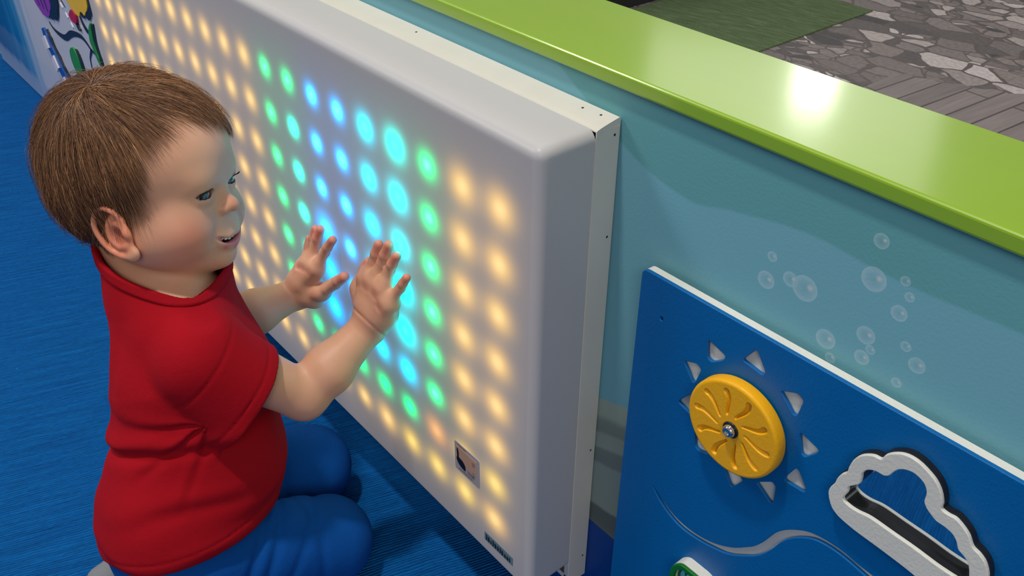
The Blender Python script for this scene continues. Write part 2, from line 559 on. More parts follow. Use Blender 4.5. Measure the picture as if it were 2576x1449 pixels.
# ================================================================== FLOWER PANEL (far left of the wall)
def mural_board_mat():
    m, nt, b = new_mat('printed_flower_board')
    p = geo_pos(nt)
    sep = nd(nt, 'ShaderNodeSeparateXYZ')
    nt.links.new(p, sep.inputs[0])
    q = mapping(nt, p, rot=(0, math.radians(8), 0), scale=(30, 1, 2.0))
    f = noise(nt, q, 1.0, 4, 0.6)
    xx = math_n(nt, 'ADD', sep.outputs[0], math_n(nt, 'MULTIPLY', math_n(nt, 'SUBTRACT', f, 0.5), 0.28))
    # x from -2.55 (deep blue) to -2.10 (white)
    t = math_n(nt, 'DIVIDE', math_n(nt, 'ADD', xx, 2.62), 0.52, True)
    c = ramp(nt, t, [(0.0, srgb(0, 90, 140)), (0.35, srgb(0, 84, 146)), (0.62, srgb(14, 112, 172)), (0.80, srgb(70, 150, 196)), (0.93, srgb(196, 206, 220)), (1.0, srgb(206, 206, 216))])
    # pale wave along the foot
    zz = math_n(nt, 'SUBTRACT', sep.outputs[2], math_n(nt, 'MULTIPLY', f, 0.03))
    foot = ramp(nt, math_n(nt, 'DIVIDE', zz, 0.14, True), [(0.0, (0.9, 0.9, 0.9, 1)), (0.22, (0.75, 0.75, 0.75, 1)), (0.34, (0.12, 0.12, 0.12, 1)), (0.7, (0.18, 0.18, 0.18, 1)), (0.8, (0, 0, 0, 1))])
    c = mix_c(nt, foot, c, srgb(160, 176, 206))
    nt.links.new(c, b.inputs['Base Color'])
    b.inputs['Roughness'].default_value = 0.3
    return m

BX = 0.0
fp = empty('flower_panel', (-1.9, -0.006, 0.0))
box('backing_board', -2.52, -1.402, -0.010, -0.0002, 0.004, 0.585, mural_board_mat(), fp, 0.002, 2)
tag(fp, 'white wall panel with raised flowers and painted blue water at the far left', 'wall panel')
M_purple = plastic('purple_plastic', srgb(150, 60, 178), 0.35)
M_purple_d = plastic('dark_purple_plastic', srgb(60, 12, 84), 0.35)
M_ink = plastic('black_gloss_plastic', (0.012, 0.013, 0.016, 1), 0.3)
M_slate = plastic('slate_line', srgb(28, 36, 52), 0.4)
M_yellow2 = plastic('yellow_plastic', srgb(250, 196, 10), 0.35)
M_red2 = plastic('red_plastic', srgb(190, 10, 56), 0.35)
M_leaf = plastic('leaf_green_plastic', srgb(42, 142, 58), 0.4)
M_navy = plastic('cobalt_plastic', srgb(20, 84, 170), 0.35)
M_white_p = plastic('white_plastic', srgb(232, 226, 232), 0.35)
Yb = -0.010
# purple flower head with darker grooves and its shaded half painted in as a black plate
pf = plate('purple_petals', [smooth_loop([(-2.010, 0.400), (-2.004, 0.300), (-1.996, 0.276), (-1.974, 0.266), (-1.955, 0.259), (-1.920, 0.264), (-1.898, 0.281), (-1.884, 0.302), (-1.890, 0.400)], 5)], Yb, Yb - 0.0032, M_purple, fp, 0.0008)
for dx in (0.0, 0.032, 0.062):
    strip('petal_groove', [(-1.995 + dx, 0.40), (-1.986 + dx, 0.33), (-1.962 + dx * 0.8, 0.276)], [0.004, 0.010, 0.003], Yb - 0.0030, Yb - 0.0036, M_purple_d, pf)
plate('petal_shade', [smooth_loop([(-1.888, 0.42), (-1.880, 0.305), (-1.893, 0.290), (-1.922, 0.262), (-1.908, 0.266), (-1.899, 0.2637), (-1.885, 0.270), (-1.868, 0.2702), (-1.850, 0.284), (-1.838, 0.301), (-1.826, 0.32), (-1.815, 0.42)], 4)], Yb, Yb - 0.0026, M_ink, fp, 0.0005)
# yellow flower, black plate for its painted shadow, and red bud
plate('yellow_petals', [smooth_loop([(-1.780, 0.44), (-1.768, 0.352), (-1.757, 0.338), (-1.744, 0.328), (-1.722, 0.320), (-1.7025, 0.3203), (-1.690, 0.331), (-1.6785, 0.3326), (-1.668, 0.330), (-1.6566, 0.3381), (-1.6424, 0.3477), (-1.636, 0.365), (-1.635, 0.44), (-1.665, 0.385), (-1.690, 0.372), (-1.708, 0.41)], 5)], Yb, Yb - 0.0036, M_yellow2, fp, 0.0008)
plate('flower_shade', [smooth_loop([(-1.672, 0.40), (-1.700, 0.335), (-1.683, 0.322), (-1.668, 0.328), (-1.652, 0.326), (-1.636, 0.338), (-1.624, 0.352), (-1.618, 0.42)], 4)], Yb, Yb - 0.0022, M_ink, fp)
plate('red_bud', [smooth_loop([(-1.7456, 0.3222), (-1.762, 0.312), (-1.7666, 0.306), (-1.7603, 0.2992), (-1.745, 0.297), (-1.731, 0.3002), (-1.7246, 0.3109), (-1.7285, 0.3201)], 5)], Yb, Yb - 0.0042, M_red2, fp, 0.001)
strip('bud_tip', [(-1.738, 0.300), (-1.730, 0.294), (-1.722, 0.290)], [0.004, 0.010, 0.003], Yb, Yb - 0.0034, M_ink, fp)
# leaves each with an offset black copy as painted shadow
leafs = ([(-1.831, 0.2233), (-1.8378, 0.2072), (-1.8343, 0.1911), (-1.8241, 0.1784), (-1.8267, 0.1645), (-1.815, 0.140), (-1.796, 0.140), (-1.7840, 0.165), (-1.7838, 0.184), (-1.7855, 0.2026), (-1.7890, 0.220), (-1.7960, 0.232), (-1.8100, 0.2347)],
         [(-1.6465, 0.3233), (-1.6644, 0.3087), (-1.6765, 0.285), (-1.6705, 0.2712), (-1.6613, 0.2543), (-1.6506, 0.2443), (-1.6490, 0.2582), (-1.6530, 0.269), (-1.6560, 0.2866), (-1.6500, 0.3098)])
for lpts, dx in zip(leafs, (0.017, 0.011)):
    plate('leaf_shade', [smooth_loop([(x + dx, z + 0.001) for x, z in lpts], 4)], Yb, Yb - 0.0020, M_ink, fp)
    plate('leaf', [smooth_loop(lpts, 4)], Yb, Yb - 0.0036, M_leaf, fp, 0.0008)
strip('stem_line', [(-1.9369, 0.2497), (-1.9177, 0.2419), (-1.8861, 0.239), (-1.8454, 0.243), (-1.8021, 0.2616), (-1.7673, 0.2709), (-1.734, 0.2746), (-1.7112, 0.2703), (-1.6945, 0.2631), (-1.6667, 0.2566), (-1.6497, 0.2406)],
      [0.003, 0.005, 0.009, 0.012, 0.013, 0.010, 0.008, 0.006, 0.005, 0.004, 0.003], Yb, Yb - 0.0010, M_slate, fp)
strip('stem_line', [(-1.7082, 0.3176), (-1.701, 0.308), (-1.6891, 0.2996), (-1.6738, 0.296), (-1.660, 0.290)], [0.004, 0.011, 0.011, 0.007, 0.003], Yb, Yb - 0.0010, M_slate, fp)
strip('stem_line', [(-1.69, 0.263), (-1.712, 0.2419), (-1.7175, 0.2275), (-1.7215, 0.2100)], [0.008, 0.004, 0.003, 0.002], Yb, Yb - 0.0010, M_slate, fp)
strip('stem_line', [(-1.86, 0.40), (-1.83, 0.345), (-1.79, 0.315)], [0.003, 0.004, 0.002], Yb, Yb - 0.0010, M_slate, fp)
for i in range(4):
    strip('white_dash', [(-1.835 + i * 0.018, 0.330 - i * 0.014), (-1.826 + i * 0.018, 0.323 - i * 0.014)], [0.004, 0.004], Yb, Yb - 0.0012, M_white_p, fp)
# striped ladder of white and blue blocks over a black strip painted in as their shadow
lad = [(-1.998, 0.222), (-1.990, 0.202), (-1.978, 0.184), (-1.962, 0.166), (-1.944, 0.149), (-1.926, 0.132), (-1.908, 0.113), (-1.894, 0.094)]
strip('ladder_shade', [(x + 0.026, z + 0.004) for x, z in lad], [0.02, 0.034, 0.028, 0.038, 0.030, 0.038, 0.030, 0.02], Yb, Yb - 0.0022, M_ink, fp)
strip('blue_rail', [(x + 0.006, z + 0.002) for x, z in lad], [0.016, 0.030, 0.028, 0.030, 0.028, 0.030, 0.028, 0.024], Yb, Yb - 0.0045, M_navy, fp)
for i in (1, 3, 5):
    a, c = lad[i], lad[i + 1]
    strip('white_rung', [(a[0] - 0.006, a[1] + 0.004), (c[0] - 0.008, c[1] - 0.001)], [0.024, 0.024], Yb, Yb - 0.0075, M_white_p, fp)

# corner block at the end of the wall
M_beige = plastic('beige_paint', srgb(176, 160, 148), 0.5)
wl3 = box('wall_left', -3.4, -2.6, 0.10, 0.22, 0.02, 0.30, M_beige)
struct(wl3)
bs = box('baseboard_left', -3.4, -2.6, 0.088, 0.22, 0.0, 0.022, M_black)
struct(bs)

# ================================================================== LED LIGHT PANEL
PX0, PX1, PZ0, PZ1 = -1.385, -0.4125, 0.094, 0.5677
PYF, PYB, PR = -0.0779, -0.0250, 0.0085
WARM, WARM2, ORNG = (1.0, 0.60, 0.18), (1.0, 0.66, 0.14), (1.0, 0.47, 0.16)
GRN, TEAL, CYAN, AZCY, AZUR = (0.0, 1.0, 0.27), (0.0, 1.0, 0.62), (0.0, 0.90, 1.0), (0.0, 0.62, 1.0), (0.0, 0.36, 1.0)
cells = {}
for c in range(0, 20):
    for r in range(8):
        cells[(c, r)] = (WARM, 1.0, 0.0112 if c < 5 else 0.0090, 0.30)
def setc(c, rows, col, I, s, core):
    for r in rows:
        cells[(c, r)] = (col, I, s, core)
setc(2, range(0, 6), GRN, 2.0, 0.0080, 1.3)
setc(3, (0,), (0.0, 1.0, 0.80), 2.6, 0.0090, 0.35)
setc(3, (1, 2), CYAN, 2.5, 0.0092, 0.45)
setc(3, (3,), CYAN, 2.6, 0.0110, 0.4)
setc(3, (4,), CYAN, 2.5, 0.0110, 0.4)
setc(3, (5,), AZCY, 2.4, 0.0096, 0.5)
setc(3, (6,), GRN, 1.9, 0.0080, 0.4)
setc(4, (0, 1), (0.0, 0.75, 1.0), 2.3, 0.0086, 0.6)
setc(4, (2, 3), AZCY, 2.3, 0.0092, 0.6)
setc(4, (4, 5), AZCY, 2.2, 0.0092, 0.5)
setc(4, (6,), GRN, 1.8, 0.0082, 0.3)
setc(5, range(0, 6), AZUR, 2.5, 0.0077, 1.4)
setc(5, (6,), GRN, 1.8, 0.0080, 0.3)
setc(6, (0, 1, 2), AZUR, 2.4, 0.0074, 1.3)
setc(6, (3, 4), AZUR, 3.4, 0.0112, 0.7)
setc(6, (5,), AZUR, 3.2, 0.0110, 0.6)
setc(6, (6,), GRN, 1.6, 0.0076, 0.3)
setc(7, (0,), GRN, 1.9, 0.0070, 1.2)
setc(7, (1, 2, 3, 4, 5), TEAL, 1.8, 0.0070, 1.0)
setc(7, (6,), GRN, 1.6, 0.0072, 0.8)
setc(8, range(0, 6), GRN, 1.7, 0.0070, 1.2)
cells[(2, 6)] = (ORNG, 0.95, 0.0104, 0.10)
for k in ((1, 6), (1, 7), (2, 7), (3, 7), (0, 6)):
    cells[k] = (WARM2, 1.0, 0.0106, 0.28)

def led_color(X, Z):
    """Light leaving the diffuser at (x, z): soft scattered glow plus one blurred spot per lamp behind it."""
    n = X.shape
    glow = np.zeros(n + (3,))
    near = np.zeros(n)
    E = np.zeros(n + (3,))
    for (c, r), (col, I, s, core) in cells.items():
        cx = -0.4550 - 0.04640 * c - 0.0013 * (r - 0.0)
        cz = 0.5050 - 0.04965 * r
        m = (np.abs(X - cx) < 0.085) & (np.abs(Z - cz) < 0.085)
        if not m.any():
            continue
        d2 = (X[m] - cx) ** 2 + (Z[m] - cz) ** 2
        g = np.exp(-d2 / (2 * s * s))
        k = np.exp(-d2 / (2 * (0.0062 if col[0] > 0.5 else 0.0044) ** 2))
        h = np.exp(-d2 / (2 * 0.026 ** 2))
        near[m] = np.maximum(near[m], np.minimum(1, 1.35 * g))
        for i in range(3):
            warm_tint = (0.55, 0.62, 0.34)[i] if col[0] > 0.5 else (0.30, 0.45, 0.30)[i]
            E[..., i][m] += col[i] * I * g + core * 0.55 * k * warm_tint + (0 if col[0] > 0.5 else (0.5 if col[1] > 0.95 and col[2] < 0.5 else 5.5) * col[i] * k)
            glow[..., i][m] += h * col[i] * (0.050 if col[0] > 0.5 else 0.030) * min(I, 3)
    base = np.array([0.115, 0.110, 0.120])
    return base * (1 - near)[..., None] + E + glow * (1 - 0.6 * near)[..., None]

def build_led_panel(parent):
    step = 0.0022
    ix0, ix1, iz0, iz1 = PX0 + PR, PX1 - PR, PZ0 + PR, PZ1 - PR
    nx, nz = int((ix1 - ix0) / step) + 1, int((iz1 - iz0) / step) + 1
    xs, zs = np.linspace(ix0, ix1, nx), np.linspace(iz0, iz1, nz)
    Z, X = np.meshgrid(zs, xs, indexing='ij')
    V = np.stack([X, np.full_like(X, PYF), Z], -1).reshape(-1, 3)
    C = led_color(X, Z).reshape(-1, 3)
    idx = np.arange(nx * nz).reshape(nz, nx)
    F = np.stack([idx[:-1, :-1], idx[:-1, 1:], idx[1:, 1:], idx[1:, :-1]], -1).reshape(-1, 4).tolist()
    # boundary loop with normals (corners repeated as a fan)
    loop = []
    fan = 6
    def corner(i, a0):
        for k in range(fan + 1):
            a = a0 + (math.pi / 2) * k / fan
            loop.append((i, math.cos(a), math.sin(a)))
    corner(idx[0, 0], math.pi)
    loop += [(i, 0, -1) for i in idx[0, 1:-1]]
    corner(idx[0, -1], 1.5 * math.pi)
    loop += [(i, 1, 0) for i in idx[1:-1, -1]]
    corner(idx[-1, -1], 0)
    loop += [(i, 0, 1) for i in idx[-1, 1:-1][::-1]]
    corner(idx[-1, 0], 0.5 * math.pi)
    loop += [(i, -1, 0) for i in idx[1:-1, 0][::-1]]
    L = len(loop)
    li = np.array([l[0] for l in loop])
    nrm = np.array([(l[1], 0, l[2]) for l in loop])
    basep = V[li]
    rings, cols = [], []
    K = 7
    for k in range(1, K + 1):
        t = math.pi / 2 * k / K
        rings.append(basep + nrm * (PR * math.sin(t)) + np.array([0, PR * (1 - math.cos(t)), 0]))
        cols.append(C[li] * (math.cos(t) ** 1.0))
    for y in (PYF + PR + 0.0015, PYF + PR + 0.02, PYB - 0.001, PYB):
        r = basep + nrm * PR
        r[:, 1] = y
        rings.append(r)
        cols.append(C[li] * 0)
    n0 = len(V)
    V = np.concatenate([V] + rings)
    C = np.concatenate([C] + cols)
    body = np.zeros(len(V))
    body[n0:] = np.repeat(np.minimum(1, np.arange(1, len(rings) + 1) / K), L)
    for k in range(len(rings)):
        a = li if k == 0 else np.arange(L) + n0 + (k - 1) * L
        b = np.arange(L) + n0 + k * L
        for j in range(L):
            j2 = (j + 1) % L
            q = (int(a[j]), int(b[j]), int(b[j2]), int(a[j2]))
            if q[0] == q[3]:
                F.append((q[0], q[1], q[2]))
            else:
                F.append(q)
    me = bpy.data.meshes.new('diffuser')
    me.from_pydata(V.tolist(), [], F)
    me.update()
    at = me.color_attributes.new('light', 'FLOAT_COLOR', 'POINT')
    at.data.foreach_set('color', np.concatenate([C, body[:, None]], 1).astype(np.float32).ravel())
    bm = bmesh.new()
    bm.from_mesh(me)
    bmesh.ops.recalc_face_normals(bm, faces=bm.faces)
    bm.to_mesh(me)
    bm.free()
    me.polygons.foreach_set('use_smooth', [len(p.vertices) < 10 for p in me.polygons])
    m, nt, b = new_mat('white_translucent_diffuser')
    a = nd(nt, 'ShaderNodeAttribute', attribute_name='light')
    nt.links.new(mix_c(nt, a.outputs['Alpha'], (0.22, 0.215, 0.22, 1), (0.52, 0.505, 0.50, 1)), b.inputs['Base Color'])
    b.inputs['Roughness'].default_value = 0.42
    b.inputs['Specular IOR Level'].default_value = 0.35
    nt.links.new(a.outputs['Color'], b.inputs['Emission Color'])
    b.inputs['Emission Strength'].default_value = 1.0
    me.materials.append(m)
    o = bpy.data.objects.new('diffuser', me)
    COL.objects.link(o)
    o.parent = parent
    o.matrix_parent_inverse = Matrix.Translation(-parent.location)
    return o

lp = empty('light_panel', (-0.9, 0.0, 0.0655))
tag(lp, 'long white wall light panel with glowing yellow, green and blue dots', 'light panel')
build_led_panel(lp)
M_frame = plastic('white_powder_coated_metal', srgb(214, 210, 198), 0.34)
M_seam = plastic('dark_seam', srgb(96, 70, 50), 0.7)
# angle trim around the panel: slightly crowned profile, top / right / bottom / left
def molding(name, a, b_, outn, rise):
    """extrude a crowned profile from a to b (x, z); outn = outward normal; rise = height at the wall edge"""
    prof = [(-0.0244, -0.006), (-0.0244, -0.0004), (-0.0240, 0.0002)] + [(-0.0240 + 0.0222 * k / 6, rise * (k / 6) ** 0.8 + 0.0002) for k in range(1, 7)] + [(-0.0006, rise - 0.0006), (-0.0006, -0.006)]
    V, F = [], []
    for (x, z) in (a, b_):
        for (y, h) in prof:
            V.append((x + outn[0] * h, y, z + outn[1] * h))
    n = len(prof)
    for i in range(n):
        F.append((i, (i + 1) % n, n + (i + 1) % n, n + i))
    F += [tuple(range(n))[::-1], tuple(range(n, 2 * n))]
    o = link_mesh(name, V, F, M_frame, lp)
    bm = bmesh.new(); bm.from_mesh(o.data); bmesh.ops.recalc_face_normals(bm, faces=bm.faces); bm.to_mesh(o.data); bm.free()
    return o
FT, FB = 0.5674, 0.0700
top_m = molding('trim_strip', (PX0 - 0.004, FT), (PX1 + 0.0004, FT), (0, 1), 0.0046)
right_m = molding('trim_strip', (PX1 - 0.0002, FT - 0.0012), (PX1 - 0.0002, FB - 0.004), (1, 0), 0.0012)
molding('trim_strip', (PX0 - 0.004, FB), (PX1 - 0.0012, FB), (0, -1), 0.003)
molding('trim_strip', (PX0, FT - 0.0065), (PX0, FB), (-1, 0), 0.003)
box('back_box', PX0 + 0.006, PX1 - 0.0062, PYB + 0.0012, -0.0006, FB + 0.006, FT - 0.006, M_seam, lp)
def screw(par, x, y, z, ax, r=0.0011):
    bm = bmesh.new()
    bmesh.ops.create_uvsphere(bm, u_segments=10, v_segments=6, radius=r)
    for v in bm.verts:
        c = list(v.co)
        c[ax] *= 0.35
        v.co = (c[0] + x, c[1] + y, c[2] + z)
    me = bpy.data.meshes.new('screw')
    bm.to_mesh(me); bm.free()
    me.materials.append(M_ink)
    o = bpy.data.objects.new('screw', me)
    COL.objects.link(o)
    o.parent = par
    return o
for (x, y) in ((-0.655, -0.009), (-0.443, -0.009), (-0.4250, -0.008)):
    s = screw(top_m, x, y, FT + 0.0002 + 0.0046 * ((y + 0.024) / 0.0222) ** 0.8, 2)
for z in (0.560, 0.474, 0.245, 0.098):
    s = screw(right_m, PX1 + 0.0010, -0.0065, z, 0)

# stickers on the diffuser
M_card = plastic('pale_label_paper', srgb(196, 186, 184), 0.4)
M_peach = plastic('peach_print', srgb(224, 176, 142), 0.4)
M_textgrey = plastic('grey_print', srgb(120, 108, 110), 0.5)
M_tealdark = plastic('dark_teal_print', srgb(20, 44, 58), 0.5)
M_label2 = plastic('pale_green_label', srgb(126, 146, 148), 0.4)
st = empty('photo_sticker', (-0.505, PYF - 0.0002, 0.18))
tag(st, 'small rounded notice sticker with a black shape low on the light panel', 'sticker')
Ys = PYF - 0.0001
def rrect(x0, x1, z0, z1, r):
    return round_poly([(x0, z0), (x1, z0), (x1, z1), (x0, z1)], r)
plate('label_card', [rrect(-0.5248, -0.4858, 0.1805, 0.2185, 0.003)], Ys, Ys - 0.0004, M_card, st)
plate('printed_picture', [rrect(-0.5222, -0.4905, 0.1935, 0.2135, 0.001)], Ys - 0.0004, Ys - 0.0006, M_peach, st)
plate('black_print', [smooth_loop([(-0.5210, 0.2085), (-0.5202, 0.2115), (-0.5188, 0.2090), (-0.5180, 0.2040), (-0.5184, 0.2005), (-0.5165, 0.1995), (-0.5120, 0.1985), (-0.5085, 0.1950), (-0.5078, 0.1905), (-0.5085, 0.1880), (-0.5140, 0.1888), (-0.5190, 0.1915), (-0.5215, 0.1960), (-0.5206, 0.2010)], 4)], Ys - 0.0006, Ys - 0.0009, M_ink, st)
for (x0, x1, z) in ((-0.5205, -0.507, 0.2156), (-0.505, -0.494, 0.1905), (-0.505, -0.4955, 0.1880), (-0.519, -0.497, 0.1845), (-0.4975, -0.4925, 0.2080), (-0.4975, -0.4925, 0.2060), (-0.4970, -0.4935, 0.2040), (-0.4965, -0.4930, 0.1945), (-0.4965, -0.4930, 0.1910), (-0.4965, -0.4935, 0.1880)):
    plate('text_line', [[(x0, z), (x1, z), (x1, z + 0.0009), (x0, z + 0.0009)]], Ys - 0.0004, Ys - 0.0007, M_textgrey, st)
s2 = empty('name_sticker', (-0.458, PYF - 0.0002, 0.12))
tag(s2, 'narrow lettered name strip at the bottom right corner of the light panel', 'sticker')
plate('label_strip', [rrect(-0.4795, -0.4358, 0.1150, 0.1268, 0.0006)], Ys, Ys - 0.0004, M_label2, s2)
# blurred wordmark: heavy irregular letter strokes
rx = random.Random(3)
xg = -0.4770
while xg < -0.4395:
    wd = rx.uniform(0.0016, 0.0030)
    hh = rx.choice((0.0050, 0.0065, 0.0078))
    plate('letter', [[(xg, 0.1168), (xg + wd * 0.8, 0.1168), (xg + wd, 0.1168 + hh * 0.5), (xg + wd * 0.7, 0.1168 + hh), (xg + 0.0002, 0.1168 + hh)]], Ys - 0.0004, Ys - 0.0007, M_tealdark, s2)
    xg += wd + rx.uniform(0.0008, 0.0016)

# ================================================================== BLUE ACTIVITY BOARD
def hdpe(name, col, rough=0.42):
    m, nt, b = new_mat(name)
    p = geo_pos(nt)
    v = noise(nt, p, 30, 3)
    nt.links.new(mix_c(nt, v, tuple(c * 0.88 for c in col[:3]) + (1,), col), b.inputs['Base Color'])
    b.inputs['Roughness'].default_value = rough
    b.inputs['Specular IOR Level'].default_value = 0.4
    vo = nd(nt, 'ShaderNodeTexVoronoi', feature='SMOOTH_F1')
    vo.inputs['Scale'].default_value = 520
    nt.links.new(mapping(nt, p, scale=(1, 1, 0.7)), vo.inputs['Vector'])
    bump(nt, b, math_n(nt, 'ADD', vo.outputs['Distance'], noise(nt, p, 700, 2)), 0.22, 0.0006)
    return m
M_board = hdpe('blue_hdpe', srgb(0, 98, 166))
M_core = hdpe('white_hdpe', srgb(222, 221, 211))
M_yel = hdpe('yellow_hdpe', srgb(246, 178, 4))
M_greenh = hdpe('green_hdpe', srgb(14, 112, 30))
M_mirror, ntm, bmir = new_mat('acrylic_mirror')
bmir.inputs['Metallic'].default_value = 1.0
bmir.inputs['Roughness'].default_value = 0.03
bmir.inputs['Base Color'].default_value = (0.62, 0.66, 0.7, 1)
bump(ntm, bmir, noise(ntm, geo_pos(ntm), 18, 1), 0.10, 0.002)
M_steel, nts, bst = new_mat('polished_steel')
bst.inputs['Metallic'].default_value = 1.0
bst.inputs['Roughness'].default_value = 0.12
bst.inputs['Base Color'].default_value = (0.75, 0.75, 0.76, 1)

ab = empty('activity_board', (-0.1, 0.0, 0.05))
tag(ab, 'blue activity board with sun, cloud and wave cut-outs mounted on the teal wall', 'activity board')
BF = -0.0145      # face
BS = -0.0112      # back of blue skin
Zc = -0.0085
bx0, bx1, bz0 = -0.3662, 0.42, 0.045
ztl, ztr = 0.4716, 0.4800      # board top left / right
outer = round_poly([(bx0, bz0), (bx1, bz0), (bx1, ztr), (bx0, ztl)], 0.006, 6)
rays = [
 [(-0.2996, 0.4448), (-0.2827, 0.4399), (-0.2842, 0.435), (-0.2935, 0.4278), (-0.2975, 0.4291)],
 [(-0.2597, 0.46), (-0.2498, 0.4458), (-0.2518, 0.4426), (-0.2685, 0.4448), (-0.268, 0.4471)],
 [(-0.3177, 0.4139), (-0.3053, 0.4187), (-0.3011, 0.4159), (-0.3048, 0.4013), (-0.3069, 0.3999)],
 [(-0.3073, 0.3880), (-0.3162, 0.3759), (-0.3167, 0.3732), (-0.3037, 0.3696), (-0.2990, 0.3720), (-0.3020, 0.3860)],
 [(-0.2362, 0.4391), (-0.2237, 0.4453), (-0.2186, 0.4425), (-0.2206, 0.4281), (-0.223, 0.4263)],
 [(-0.2158, 0.4159), (-0.2133, 0.4161), (-0.2002, 0.4121), (-0.2002, 0.4091), (-0.2078, 0.3993), (-0.2108, 0.3998)],
 [(-0.212, 0.3857), (-0.2091, 0.3846), (-0.2011, 0.3732), (-0.2014, 0.3707), (-0.2041, 0.3695), (-0.2179, 0.3683), (-0.2181, 0.3716)],
 [(-0.2389, 0.3498), (-0.2264, 0.3601), (-0.2233, 0.3579), (-0.2224, 0.3426), (-0.2242, 0.3398)],
 [(-0.2690, 0.3450), (-0.2620, 0.3500), (-0.2506, 0.3434), (-0.2498, 0.3416), (-0.2565, 0.3304), (-0.2588, 0.3291)],
 [(-0.2985, 0.3600), (-0.2900, 0.3640), (-0.2821, 0.3442), (-0.2921, 0.3409), (-0.2955, 0.3431)]]
ray_loops = [round_poly(r, 0.0022, 4) for r in rays]
wt = [(-0.3304, 0.2712), (-0.3098, 0.2583), (-0.2897, 0.2543), (-0.2678, 0.2581), (-0.248, 0.269), (-0.2334, 0.2831), (-0.2278, 0.2899), (-0.2218, 0.3005), (-0.215, 0.3158), (-0.2091, 0.3242), (-0.2021, 0.3311), (-0.1925, 0.338), (-0.1834, 0.3412), (-0.1732, 0.3427), (-0.1628, 0.3427), (-0.1523, 0.341), (-0.1414, 0.3404), (-0.130, 0.338), (-0.118, 0.331)]
wb = [(-0.3300, 0.2694), (-0.3175, 0.257), (-0.2987, 0.2495), (-0.2796, 0.2504), (-0.26, 0.2556), (-0.2467, 0.2617), (-0.2317, 0.2743), (-0.2259, 0.2803), (-0.221, 0.2868), (-0.2151, 0.2974), (-0.2099, 0.3097), (-0.2042, 0.3194), (-0.1967, 0.3278), (-0.1873, 0.335), (-0.179, 0.3378), (-0.1688, 0.3388), (-0.1583, 0.338), (-0.146, 0.3359), (-0.134, 0.334), (-0.118, 0.328)]
wave = smooth_loop(wt, 4, False) + smooth_loop(wb, 4, False)[::-1]
cl_out = [(-0.1824, 0.39), (-0.1825, 0.3956), (-0.1803, 0.402), (-0.1797, 0.4065), (-0.1778, 0.4121), (-0.1749, 0.4164), (-0.1745, 0.4216), (-0.1731, 0.4285), (-0.1703, 0.4341), (-0.1666, 0.4379), (-0.1621, 0.4407), (-0.1574, 0.4417), (-0.1554, 0.4465), (-0.1515, 0.4509), (-0.1466, 0.4542), (-0.1413, 0.4556), (-0.1356, 0.4551), (-0.1295, 0.4528), (-0.1237, 0.4494), (-0.1191, 0.444), (-0.1161, 0.4373), (-0.1155, 0.4331), (-0.1112, 0.4322), (-0.1066, 0.4326), (-0.1011, 0.4299), (-0.0967, 0.4263), (-0.0927, 0.4206), (-0.0878, 0.4185), (-0.0834, 0.415), (-0.0796, 0.408), (-0.0785, 0.401), (-0.080, 0.392), (-0.0825, 0.383), (-0.087, 0.375), (-0.094, 0.3705), (-0.104, 0.370), (-0.1158, 0.372), (-0.1274, 0.3733), (-0.1432, 0.3743), (-0.1552, 0.3748), (-0.1627, 0.3755), (-0.1723, 0.3776), (-0.1784, 0.3819)]
cl_in = [(-0.1722, 0.394), (-0.1706, 0.4009), (-0.171, 0.4056), (-0.168, 0.4096), (-0.165, 0.4135), (-0.1649, 0.4186), (-0.1653, 0.4222), (-0.1637, 0.4265), (-0.1606, 0.4293), (-0.1571, 0.4306), (-0.1527, 0.4309), (-0.1497, 0.4333), (-0.1479, 0.4376), (-0.1454, 0.4419), (-0.1412, 0.4448), (-0.1365, 0.4458), (-0.1319, 0.4445), (-0.1284, 0.4418), (-0.1263, 0.437), (-0.1259, 0.4308), (-0.1235, 0.4272), (-0.12, 0.4246), (-0.1159, 0.4224), (-0.1109, 0.4221), (-0.1058, 0.4209), (-0.1021, 0.4176), (-0.0992, 0.4125), (-0.0952, 0.4104), (-0.0915, 0.4071), (-0.0885, 0.3992), (-0.0885, 0.395), (-0.0905, 0.392), (-0.0964, 0.3914), (-0.1068, 0.3913), (-0.1216, 0.3925), (-0.1366, 0.3929), (-0.1521, 0.3934), (-0.1611, 0.3916), (-0.1677, 0.3916)]
cl_out_s, cl_in_s = smooth_loop(cl_out, 4), smooth_loop(cl_in, 4)
cl_hole = offset_loop(cl_out_s, -0.003)
hole = [(-0.3429 + 0.0014 * math.cos(a), 0.4382 + 0.0019 * math.sin(a)) for a in np.linspace(0, 2 * math.pi, 20, endpoint=False)]
plate('blue_skin', [outer] + ray_loops + [wave, cl_hole, hole], BS, BF, M_board, ab, 0.0006, 2)
inner = offset_loop(outer, -0.0002)
plate('white_core', [inner, cl_hole, hole], -0.0050, BS, M_core, ab)
for sx in (bx0 + 0.03, 0.0, bx1 - 0.06):
    box('standoff', sx, sx + 0.03, -0.0050, -0.0004, bz0 + 0.03, ztl - 0.03, M_ink, ab)
plate('hole_lining', [offset_loop(hole, 0.0006)], -0.0046, -0.0062, M_ink, ab)
